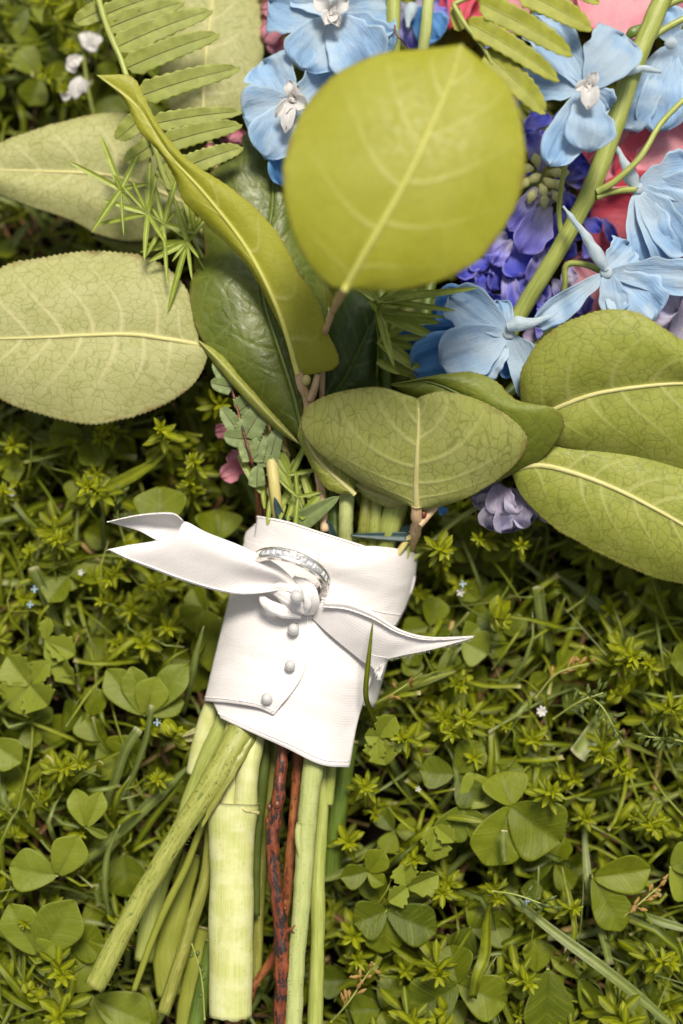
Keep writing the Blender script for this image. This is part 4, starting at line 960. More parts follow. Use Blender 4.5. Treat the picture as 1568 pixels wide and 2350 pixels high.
# ================================================================== FERNS AND NEEDLE SPRIGS
def pinna(parent, base, tip, wpx, mat, z0, z1, i, line='black_line', zt=0.0):
    B, T = P(base[0], base[1], z0), P(tip[0], tip[1], z1); X = T - B; L = np.linalg.norm(X)
    Y = norm(np.cross([0, -.2, 1.0], X)); Z = norm(np.cross(X, Y)); ns, nt_ = 60, 13
    s = np.linspace(0, 1, ns)[:, None]; t = np.linspace(-1, 1, nt_)[None, :]
    pr = np.clip(s * 9, 0, 1) ** .5 * (1 - .25 * s) * np.sqrt(np.clip(1 - s ** 6, 0, 1))
    W_ = wpx * 1.14 * PX(z0) * .5
    ser = 1 + .07 * np.abs(t) ** 6 * np.sin(s * 60)
    p = B + X * (s - .02 * t)[..., None] + Y * (t * pr * W_ * ser + .06 * L * (s - s * s) * 1.0)[..., None] + Z * (.10 * L * s * (1 - s) + .16 * W_ * np.abs(t) * pr + .05 * W_ * np.sin(s * 17 + i) * np.abs(t) ** 2)[..., None]
    a = np.stack(np.broadcast_arrays(np.clip(.35 + .4 * ((i * .37) % 1) + 0 * s + .3 * t, 0, 1), s * .8, 0 * t), -1).reshape(-1, 3)
    uv = np.stack(np.broadcast_arrays(s * L + i, t * W_), -1).reshape(-1, 2)
    o = mesh('leaflet', p, gfaces(ns, nt_), M[mat], parent, uv, a, solid=.007)
    if line:
        tube('vein', p[1:-2:5, nt_ // 2] + Z * .012, [.013, .011, .005], M[line], o, n=16, seg=5)
fr = thing('fern_frond', 'sword fern frond with dark-veined leaflets pointing right, upper left', 'fern', P(388, 430, 5.6))
px_tube('frond_stem', [(222, -15, 6.3), (245, 60, 6.4), (275, 130, 6.4), (300, 200, 6.4), (335, 280, 6.2), (362, 360, 6.0), (390, 440, 5.6), (470, 600, 4.6)], [15, 15, 14, 14, 13, 12, 10, 8], M['stalk_green'], fr, n=60, seg=10, rough=.1)
for i, (b, t, w_) in enumerate([((232, 38), (405, -22), 42), ((242, 68), (420, 5), 46), ((262, 112), (484, 24), 54), ((288, 158), (501, 78), 54), ((318, 222), (547, 156), 54), ((350, 285), (554, 256), 40), ((376, 330), (553, 286), 48), ((415, 388), (556, 338), 48), ((236, 20), (172, 52), 46), ((335, 262), (268, 320), 50), ((352, 330), (288, 372), 44), ((372, 380), (398, 435), 40)]):
    pinna(fr, b, t, w_, 'fern', 6.3 - .012 * i * 4, 6.25 - .05 * i, i)
fr2 = thing('fern_frond', 'blurred yellow green fern frond tip at the top right, close to the lens', 'fern', P(1050, 10, 8.9))
px_tube('frond_stem', [(1040, 10, 9.0), (1070, 60, 9.1), (1110, 110, 9.0), (1130, 150, 8.9)], [12, 12, 10, 8], M['stalk_green'], fr2, n=30, seg=10)
px_tube('frond_stem', [(1040, 10, 9.0), (1090, -10, 9.0), (1200, -40, 9.0), (1300, -60, 9.0)], [12, 12, 10, 8], M['stalk_green'], fr2, n=30, seg=10)
for i, (b, t, w_) in enumerate([((1098, 5), (1313, 125), 58), ((1074, 52), (1282, 183), 52), ((1190, -22), (1358, 66), 60), ((1112, 120), (1252, 258), 62), ((1060, 70), (1040, 12), 30), ((1290, -40), (1376, 6), 40)]):
    pinna(fr2, b, t, w_, 'fern_bright', 9.2 - .1 * i, 9.15 - .1 * i, i, 'stalk_green')
fr3 = thing('fern_frond', 'small grey green fern with dark joints at the left of the neck', 'fern', P(580, 1120, 4.8))
px_tube('frond_stem', [(515, 820, 4.9), (532, 890, 5.0), (547, 946, 5.05), (563, 1006, 5.05), (578, 1059, 5.0), (595, 1130, 4.5), (610, 1220, 3.9)], [6, 7, 7, 7, 7, 7], M['twig_red'], fr3, n=40, seg=7)
for i, (b, t, w_) in enumerate([((532, 888), (484, 878), 36), ((530, 885), (490, 828), 32), ((534, 890), (572, 850), 46), ((547, 946), (606, 905), 54), ((563, 1004), (608, 930), 60), ((562, 1004), (508, 936), 40), ((564, 1008), (514, 1000), 42), ((578, 1056), (556, 1010), 38), ((580, 1060), (604, 1000), 42), ((590, 1118), (592, 1068), 36), ((618, 1066), (640, 980), 38), ((612, 1070), (590, 1000), 34), ((575, 1050), (570, 1010), 40)]):
    pinna(fr3, b, t, w_, 'fern_grey', 5.05 - .02 * i, 5.15 - .02 * i, i)

def needles(root, nodes, zz, wdt=13, mat='needle', seed=0):
    rs = np.random.RandomState(seed)
    for (c, tips) in nodes:
        for tp in tips:
            w_ = tp[2] if len(tp) > 2 else wdt * rs.uniform(.75, 1.15)
            z0 = c[2] if len(c) > 2 else zz
            B = P(c[0], c[1], z0); T = P(tp[0], tp[1], z0 + rs.uniform(-.3, .45)); L = np.linalg.norm(T - B)
            v, f, uv, a = lance_geo(B, T - B, np.array([0, -.2, 1.0]), L, w_ * PX(z0), rs.rand(), rs.uniform(-.06, .12), 12, 7, .42, .25)
            mesh('narrow_leaf', v, f, M[mat], root, uv, a)
sp = thing('needle_sprig', 'airy sprig of narrow needle leaves over the two pale left leaves', 'greenery', P(470, 600, 5.2))
px_tube('sprig_stem', [(278, 435, 5.9), (340, 490, 5.8), (376, 515, 5.75), (430, 555, 5.6), (480, 640, 5.0), (560, 800, 4.4)], [5, 6, 6, 7, 7, 7], M['needle'], sp, n=40, seg=6)
needles(sp, [((278, 435, 5.9), [(157, 370, 14), (228, 306, 16), (330, 330, 14), (345, 420, 11), (210, 532, 14), (284, 541, 8), (300, 470, 8), (262, 400, 9)]),
             ((340, 490, 5.8), [(234, 458, 13), (212, 516, 12), (330, 592, 13), (382, 560, 12), (280, 425, 10), (345, 356, 16), (366, 372, 12), (300, 405, 8)]),
             ((376, 515, 5.75), [(352, 410, 11), (452, 536, 16), (398, 448, 10), (384, 655, 10), (328, 600, 10), (408, 400, 13), (420, 470, 9), (345, 470, 9)]),
             ((430, 555, 5.65), [(400, 455, 14), (328, 562, 14), (474, 500, 14), (384, 712, 14), (340, 600, 16), (318, 578, 12), (440, 640, 9), (455, 590, 9), (395, 600, 9), (445, 470, 12)]),
             ((448, 530, 5.5), [(405, 400, 14), (470, 470, 10), (435, 440, 12), (395, 530, 9)])], 5.7, seed=3)
sp = thing('needle_sprig', 'green needle sprig between the round leaf and the blue flowers', 'greenery', P(850, 840, 5.2))
px_tube('sprig_stem', [(905, 686, 6.6), (880, 690, 6.5), (865, 720, 6.0), (870, 800, 5.2), (860, 900, 4.6)], [6, 7, 8, 8, 8], M['needle'], sp, n=30, seg=6)
needles(sp, [((872, 690, 6.5), [(782, 630, 14), (1002, 666, 18), (1100, 660, 18), (952, 630, 16), (1048, 712, 16), (830, 640, 12), (930, 690, 12)]),
             ((868, 715, 6.1), [(1002, 776, 30), (1012, 742, 26), (906, 846, 18), (890, 780, 12), (1030, 728, 12), (960, 660, 34), (893, 815, 9), (845, 690, 12)]),
             ((870, 780, 5.5), [(975, 858, 30), (940, 745, 18), (960, 800, 22), (905, 830, 14), (1010, 770, 16)]),
             ((866, 830, 5.2), [(985, 870, 24), (920, 860, 16)])], 6, seed=5)

# ================================================================== BLUE DELPHINIUMS
def floret(root, c, petals, mat='delph', bees=None, spur=None, seed=0, stam=False):
    """c = centre (u, v, z); petals = (tip u, v, z, width[, mat])"""
    C = P3(c); rs = np.random.RandomState(seed)
    heart = ball('flower', C, 16 * PX(c[2]), M['white_petal' if bees else 'spur'], root, (1, 1, .6), 8, 12, .1)
    for i, q in enumerate(petals):
        T = P(q[0], q[1], q[2]); L = np.linalg.norm(T - C)
        B = C + (T - C) * .05
        petal(heart, B, T, q[3] * PX(q[2]), q[4] if len(q) > 4 else mat, ns=22, nt=19, seed=seed * 7 + i, cup=rs.uniform(.05, .22), arch=rs.uniform(.02, .1), ruffle=rs.uniform(.12, .22), shape=.62, tipr=rs.uniform(4, 7), notch=rs.uniform(0, .06), base=.18)
    if bees:
        for i, b_ in enumerate(bees):
            T = P(b_[0], b_[1], c[2] + .55); B = C + np.array([0, 0, .15])
            petal(heart, B, T, b_[2] * PX(c[2]), 'white_petal', name='white_petal', ns=12, nt=9, seed=seed + i, cup=.4, arch=.25, ruffle=.04, shape=.8, base=.3, notch=.15)
        for i in range(5):
            T = C + np.array([rs.uniform(-.25, .25), rs.uniform(-.3, .15), .5])
            petal(heart, C + np.array([0, 0, .1]), T, .13, 'white_petal', name='white_petal', ns=8, nt=5, seed=i, cup=.3, arch=.3, ruffle=.02)
    if stam:
        b_ = MB()
        for i in range(26):
            d = rdir(rs.uniform(0, 6.28), rs.uniform(.4, 1.4)); e = C + d * rs.uniform(.35, .6)
            b_.add(*thin_geo([C, C + d * .3 + rs.normal(size=3) * .02, e], .014, .5, 4, 5))
        tag(b_.build('stamens', M['white_petal'], heart), kind='stuff')
    if spur:
        px_tube('spur', spur, [16, 34, 27, 18, 11, 4], M['spur'], heart, n=30, seg=12, rough=.12, ridge=.06, nridge=5)
    return heart

ds = thing('delphinium_stem', 'tall green delphinium stem with pale blue flowers, slanting at the right', 'delphinium', P(1200, 712, 5.2))
px_tube('stem', [(1545, -60, 7.4), (1500, 45, 7.3), (1450, 165, 7.1), (1410, 290, 6.9), (1365, 415, 6.6), (1325, 495, 6.2), (1285, 570, 5.9), (1235, 650, 5.5), (1185, 735, 5.0), (1100, 900, 4.4), (1000, 1100, 4.2)], [44, 44, 46, 44, 42, 40, 40, 40, 40, 36, 32], M['stalk_green'], ds, n=110, seg=20, rough=.025, ridge=.03, nridge=9)
for pts_, w_ in (([(1370, 440, 6.7), (1410, 418, 6.9), (1470, 360, 7.1), (1520, 280, 7.1), (1600, 200, 7.0)], [18, 15, 14, 14, 13]),
                 ([(1368, 452, 6.6), (1405, 440, 6.6), (1459, 434, 6.5)], [18, 15, 15]),
                 ([(1292, 560, 5.9), (1283, 490, 6.2), (1290, 420, 6.6), (1300, 370, 7.0)], [15, 13, 13, 12]),
                 ([(1280, 715, 5.3), (1296, 660, 5.8), (1300, 610, 6.1), (1340, 606, 6.3), (1390, 626, 6.3)], [13, 13, 14, 15, 17]),
                 ([(1185, 770, 5.9), (1192, 800, 5.8), (1225, 795, 5.7), (1260, 760, 5.6), (1285, 712, 5.3)], [15, 14, 14, 14, 13]),
                 ([(1480, 95, 7.2), (1520, 70, 7.2), (1575, 40, 7.2)], [20, 17, 16]),
                 ([(1500, 40, 7.2), (1535, 10, 7.2), (1590, -10, 7.1)], [20, 17, 16])):
    px_tube('flower_stalk', pts_, w_, M['stalk_green'], ds, n=30, seg=10, rough=.05)
px_tube('bract', [(1430, 100, 7.0), (1450, 75, 7.2), (1480, 55, 7.2)], [4, 26, 5], M['stalk_dark'], ds, n=12, seg=8, flat=.3)
# right edge flower seen from behind
floret(ds, (1462, 432, 6.4), [(1600, 395, 6.4, 120), (1640, 480, 6.2, 150), (1600, 560, 6.0, 150), (1500, 605, 5.8, 115), (1560, 600, 5.9, 120)], spur=[(1460, 432, 6.5), (1440, 388, 6.6), (1420, 348, 6.5), (1404, 320, 6.4)], seed=1)
floret(ds, (1392, 625, 6.6), [(1229, 750, 6.3, 62), (1500, 735, 6.4, 150), (1610, 640, 6.4, 90), (1440, 560, 6.3, 80), (1560, 715, 6.0, 130, 'lilac'), (1415, 720, 6.5, 70)], spur=[(1392, 620, 6.7), (1355, 560, 6.9), (1325, 515, 7.0), (1292, 474, 7.0)], seed=2)
floret(ds, (1168, 765, 6.2), [(1030, 680, 6.2, 110), (1010, 832, 6.3, 130), (1105, 868, 6.0, 62), (1250, 915, 5.9, 100), (945, 850, 5.5, 130, 'delph_deep'), (990, 730, 5.2, 170, 'delph_deep'), (898, 800, 4.9, 90, 'delph_deep'), (1190, 860, 5.4, 90, 'delph_deep'), (1140, 690, 6.0, 60)], spur=[(1165, 750, 6.4), (1195, 742, 6.5), (1230, 738, 6.5), (1268, 722, 6.4)], seed=3)
floret(ds, (1345, 205, 8.3), [(1225, 42, 7.9, 120), (1432, 78, 8.1, 140), (1184, 190, 7.9, 92), (1262, 382, 8.1, 92), (1350, 352, 8.2, 120), (1400, 250, 7.9, 70)], bees=[(1350, 250, 46), (1320, 205, 30), (1370, 165, 28)], spur=[(1400, 165, 7.6), (1440, 160, 7.5), (1480, 158, 7.5), (1518, 166, 7.4)], seed=4)
floret(ds, (1540, 100, 6.2), [(1428, 295, 5.9, 100), (1500, 305, 5.9, 110), (1600, 270, 5.9, 120), (1640, 120, 6.0, 140), (1520, 20, 6.0, 90)], seed=5)
floret(ds, (1580, 640, 5.2), [(1520, 800, 5.0, 110, 'lilac'), (1600, 800, 5.0, 120, 'lilac')], seed=15)

d2 = thing('delphinium_stem', 'pale blue delphinium with open faces at the top centre, two stems behind', 'delphinium', P(900, 300, 4.5))
px_tube('stem', [(905, -80, 6.2), (902, 60, 6.0), (900, 180, 5.6), (880, 420, 4.6), (830, 800, 4.2), (800, 1100, 4.2)], [36, 34, 32, 30, 28], M['stalk_green'], d2, n=60, seg=14)
px_tube('side_stem', [(990, -80, 6.4), (978, 60, 6.4), (965, 160, 6.0), (930, 420, 4.8)], [28, 28, 26, 22], M['stalk_fuzzy'], d2, n=50, seg=14)
floret(d2, (762, 40, 6.3), [(618, 4, 6.0, 150), (690, 158, 6.2, 130), (850, 165, 6.3, 150), (905, 20, 6.1, 140), (760, -90, 6.0, 150), (690, -60, 5.9, 130), (898, 130, 6.0, 120)], bees=[(720, -5, 40), (745, 60, 38), (780, 62, 32), (800, 0, 40)], stam=True, seed=6)
floret(d2, (672, 238, 5.9), [(600, 135, 5.7, 120), (558, 270, 5.8, 130), (608, 362, 5.9, 125), (795, 165, 5.6, 130), (655, 430, 5.2, 90, 'delph_deep'), (730, 300, 5.5, 100)], bees=[(664, 183, 30), (685, 195, 22), (632, 270, 30), (655, 305, 34), (705, 245, 40)], stam=True, seed=7)
floret(d2, (945, 20, 5.0), [(890, 50, 4.9, 80, 'violet_lt'), (1010, 90, 4.9, 90, 'delph_deep'), (1030, 20, 4.8, 90, 'violet_lt'), (960, 110, 4.8, 80, 'violet_lt')], spur=[(945, 15, 5.2), (938, 40, 5.4), (936, 65, 5.5)], seed=8)
px_tube('seed_hair', [(906, 58, 6.5), (910, 80, 6.6), (930, 100, 6.5), (940, 120, 6.3)], [4, 4, 4, 2], M['twig_red'], d2, n=16, seg=6)
blue = petal(None, P(1005, 1158, 4.2), P(1022, 1180, 4.1), 22 * PX(4.2), 'delph_deep', name='fallen_petal'); tag(blue, 'tiny bright blue petal peeping out below the leaf right of the ribbon', 'petal')

# ================================================================== VIOLET STOCK, CREAM BUDS, LILAC BLOOM, PINK FLOWERS
vs_ = thing('stock_flower', 'violet blue ruffled flower spike with cream buds behind the green stem', 'flower', P(1220, 700, 3.6))
px_tube('stem', [(1240, 200, 4.6), (1242, 400, 4.6), (1200, 600, 4.0), (1120, 860, 3.6), (1000, 1100, 3.8)], [26, 24, 24, 22, 20], M['stalk_green'], vs_, n=40, seg=10)
PL = [((1240, 392, 5.4), (1208, 305, 5.3), 54, 'violet_lt'), ((1236, 395, 5.3), (1262, 300, 5.1), 54, 'violet_lt'), ((1205, 300, 4.9), (1252, 258, 4.9), 56, 'violet'),
      ((1232, 430, 5.5), (1168, 532, 5.4), 56, 'violet_lt'), ((1262, 468, 5.6), (1196, 580, 5.5), 84, 'violet_lt'), ((1220, 462, 5.6), (1276, 452, 5.7), 30, 'lilac'),
      ((1176, 550, 5.2), (1130, 610, 5.2), 38, 'violet_lt'), ((1160, 530, 5.0), (1112, 596, 5.0), 56, 'violet_lt'), ((1118, 592, 4.9), (1042, 626, 4.8), 54, 'violet'), ((1118, 600, 4.8), (1104, 658, 4.7), 46, 'violet_lt'), ((1120, 640, 4.8), (1058, 654, 4.7), 40, 'violet'),
      ((1172, 556, 5.1), (1200, 634, 5.0), 90, 'violet'), ((1140, 600, 4.8), (1150, 668, 4.7), 66, 'violet'), ((1162, 612, 4.9), (1176, 712, 4.8), 50, 'violet_lt'), ((1190, 620, 4.8), (1215, 710, 4.7), 100, 'violet'),
      ((1245, 566, 5.2), (1216, 650, 5.1), 44, 'violet_lt'), ((1262, 540, 4.9), (1250, 618, 4.8), 66, 'violet'), ((1285, 480, 5.0), (1280, 560, 4.9), 56, 'violet'), ((1270, 640, 5.0), (1302, 704, 4.9), 46, 'violet_lt'), ((1240, 680, 4.8), (1268, 748, 4.7), 60, 'violet'),
      ((1296, 410, 5.2), (1350, 370, 5.3), 64, 'violet'), ((1298, 415, 5.1), (1340, 410, 5.2), 50, 'violet_lt'), ((1296, 440, 5.1), (1312, 478, 5.0), 40, 'violet'), ((1110, 100, 5.4), (1168, 160, 5.3), 60, 'violet'), ((1120, 100, 5.2), (1190, 120, 5.1), 60, 'violet_lt'),
      ((1140, 720, 4.6), (1120, 780, 4.5), 60, 'violet'), ((1200, 770, 4.6), (1260, 770, 4.5), 60, 'lilac'), ((1300, 600, 4.9), (1305, 660, 4.8), 40, 'lilac'), ((1320, 660, 5.0), (1345, 720, 4.9), 50, 'violet_lt'), ((1385, 500, 4.6), (1410, 560, 4.6), 30, 'violet')]
for i, (b, t, w_, mt) in enumerate(PL):
    petal(vs_, P3(b), P3(t), w_ * PX(t[2]), mt, ns=20, nt=17, seed=30 + i, cup=.28, arch=.14, ruffle=.14, shape=.7, notch=.08, fold=.1 if i % 3 == 0 else 0)
rs = np.random.RandomState(3)
for i in range(90):
    u, v = rs.uniform(1050, 1345), rs.uniform(250, 760); z = rs.uniform(4.0, 4.9)
    if v > 520 or u > 1180:
        a = rs.uniform(0, 6.28); L = rs.uniform(35, 60)
        petal(vs_, P(u, v, z), P(u + L * math.cos(a), v + L * math.sin(a), z + .15), rs.uniform(40, 70) * PX(z), 'violet' if i % 4 else 'violet_lt', ns=12, nt=11, seed=90 + i, cup=.3, arch=.15, ruffle=.14)
for i, (u, v, a, L) in enumerate([(1238, 402, 2.6, 34), (1250, 412, .6, 34), (1242, 425, 1.2, 36), (1222, 388, 3.3, 30), (1262, 395, .1, 36), (1270, 415, .7, 34), (1268, 440, .9, 36), (1250, 450, 1.6, 30), (1215, 410, 2.4, 36), (1235, 380, 4.4, 28), (1280, 400, 6.1, 26), (1225, 440, 2.0, 30)]):
    z = 5.3 + .05 * (i % 4)
    px_tube('bud', [(u, v, z + .2), (u + L * .5 * math.cos(a), v + L * .5 * math.sin(a), z + .4), (u + L * math.cos(a), v + L * math.sin(a), z + .25)], [11, 24, 6], M['cream'], vs_, n=14, seg=10, rough=.05)

lb = thing('lilac_flower', 'pale lilac crumpled bloom hanging below the leaves right of the ribbon', 'flower', P(1160, 1120, 3.9))
px_tube('stem', [(1165, 1120, 4.0), (1120, 1150, 3.9), (1040, 1200, 3.8), (940, 1290, 3.8)], [12, 12, 12, 14], M['stalk_green'], lb, n=24, seg=8)
for i, (b, t, w_) in enumerate([((1160, 1120, 4.3), (1078, 1132, 4.1), 70), ((1150, 1130, 4.3), (1102, 1168, 4.2), 60), ((1155, 1130, 4.4), (1122, 1216, 4.2), 80), ((1160, 1130, 4.5), (1178, 1222, 4.3), 90), ((1165, 1130, 4.4), (1222, 1196, 4.2), 70), ((1140, 1110, 4.5), (1150, 1180, 4.7), 70), ((1170, 1120, 4.5), (1195, 1180, 4.7), 60), ((1215, 1150, 4.0), (1272, 1186, 3.9), 46), ((1120, 1100, 4.1), (1100, 1140, 4.0), 60), ((1190, 1110, 4.0), (1240, 1160, 3.9), 60)]):
    petal(lb, P3(b), P3(t), w_ * PX(4.2), 'lilac', ns=20, nt=17, seed=150 + i, cup=.3, arch=.2, ruffle=.22, notch=.1)

def bloom(name, label, c, R_, petals, inner, cat='flower', group=None, seed=0, mats=('red_pink', 'pink')):
    t = thing(name, label, cat, P(c[0], c[1], c[2] - 1.4), group); rs = np.random.RandomState(seed)
    px_tube('stem', [(c[0], c[1], c[2] - 1.2), (c[0] * .7 + 320, c[1] + 260, 3.2), (900, 1150, 3.6)], 26, M['stalk_dark'], t, n=30, seg=10)
    for k in range(inner):
        a = k * 2.4; r = R_ * (.45 + .55 * k / inner)
        u, v = c[0] + r * math.cos(a), c[1] + r * math.sin(a); z = c[2] - .9 * k / inner
        petal(t, P(c[0] + .15 * r * math.cos(a), c[1] + .15 * r * math.sin(a), c[2] - 1.0), P(u, v, z), R_ * rs.uniform(.8, 1.1) * PX(z), mats[k % 2], ns=24, nt=21, seed=seed + k, cup=.3, arch=.18, ruffle=.12, shape=.6, base=.2)
    for i, q in enumerate(petals):
        petal(t, P3(q[0]), P3(q[1]), q[2] * PX(q[1][2]), q[3], ns=30, nt=25, seed=seed + 50 + i, cup=q[4] if len(q) > 4 else .2, arch=.16, ruffle=.1, shape=.55, base=.25, tipr=4)
    return t
bloom('peony', 'large pink peony filling the right edge behind the delphinium', (1530, 420, 4.0), 230,
      [((1640, 420, 3.9), (1392, 290, 4.6), 260, 'pink'), ((1640, 560, 3.6), (1335, 500, 4.2), 240, 'red_pink'), ((1600, 330, 4.2), (1410, 420, 4.7), 170, 'red_pink'), ((1640, 300, 4.6), (1440, 350, 5.0), 190, 'pink', .1), ((1440, 760, 3.9), (1305, 590, 4.4), 110, 'rose'), ((1460, 700, 3.8), (1340, 640, 4.3), 130, 'pink'), ((1400, 420, 3.8), (1300, 360, 4.2), 100, 'red_pink')], 10, seed=200)
bloom('peony', 'pink peony cut by the top edge behind the fern and the green stem', (1440, -60, 4.2), 190,
      [((1440, -160, 4.0), (1400, 95, 4.8), 230, 'pink', .1), ((1500, -140, 4.0), (1530, 70, 4.6), 160, 'rose'), ((1340, -120, 4.0), (1310, 50, 4.5), 150, 'pink')], 7, seed=230)
bloom('peony', 'deep red pink flower at the top centre between stem and fern', (1060, -50, 4.0), 110,
      [((1080, -100, 4.0), (1030, 66, 4.5), 90, 'red_pink'), ((1100, -80, 4.0), (1090, 70, 4.3), 110, 'red_pink'), ((1180, -80, 4.0), (1150, 80, 4.0), 120, 'pink')], 6, seed=260)
bloom('pink_blossom', 'small rose pink blossom left of the top blue flower', (625, 50, 4.2), 60,
      [((640, 20, 4.2), (600, 25, 4.5), 50, 'rose'), ((640, 60, 4.2), (608, 90, 4.5), 56, 'rose'), ((620, 0, 4.2), (615, -30, 4.5), 50, 'rose'), ((640, 90, 4.0), (640, 130, 4.2), 56, 'rose')], 6, seed=280, mats=('rose', 'rose'))
bloom('pink_blossom', 'dark pink petals glimpsed between the two open blue flowers', (760, 150, 4.3), 60,
      [((760, 130, 4.4), (735, 150, 4.6), 40, 'red_pink'), ((800, 120, 4.4), (780, 158, 4.6), 40, 'red_pink')], 5, seed=300)
bloom('pink_blossom', 'bits of pink blossom showing between fern leaflets and dark leaf', (545, 320, 4.0), 42,
      [((550, 300, 4.2), (525, 322, 4.4), 40, 'rose'), ((470, 350, 4.2), (500, 340, 4.4), 30, 'rose')], 5, seed=320, mats=('rose', 'rose'))
bloom('pink_blossom', 'soft pink little blossom hanging left of the small grey fern', (545, 1060, 3.5), 26,
      [((565, 1062, 3.7), (508, 1096, 3.7), 44, 'rose'), ((570, 1075, 3.7), (525, 1040, 3.7), 40, 'rose'), ((540, 985, 3.8), (494, 990, 3.8), 36, 'rose')], 1, seed=340, mats=('rose', 'rose'))
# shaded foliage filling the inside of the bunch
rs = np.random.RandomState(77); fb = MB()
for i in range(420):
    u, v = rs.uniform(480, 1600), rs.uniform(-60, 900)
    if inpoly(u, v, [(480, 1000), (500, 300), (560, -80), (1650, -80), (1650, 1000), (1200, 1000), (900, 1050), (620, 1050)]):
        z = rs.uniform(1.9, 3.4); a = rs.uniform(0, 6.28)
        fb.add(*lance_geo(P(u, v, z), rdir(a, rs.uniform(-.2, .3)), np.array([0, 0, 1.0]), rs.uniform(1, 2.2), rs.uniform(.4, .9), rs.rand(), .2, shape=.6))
inner = fb.build('inner_foliage', M['weed_shade']); tag(inner, kind='stuff')

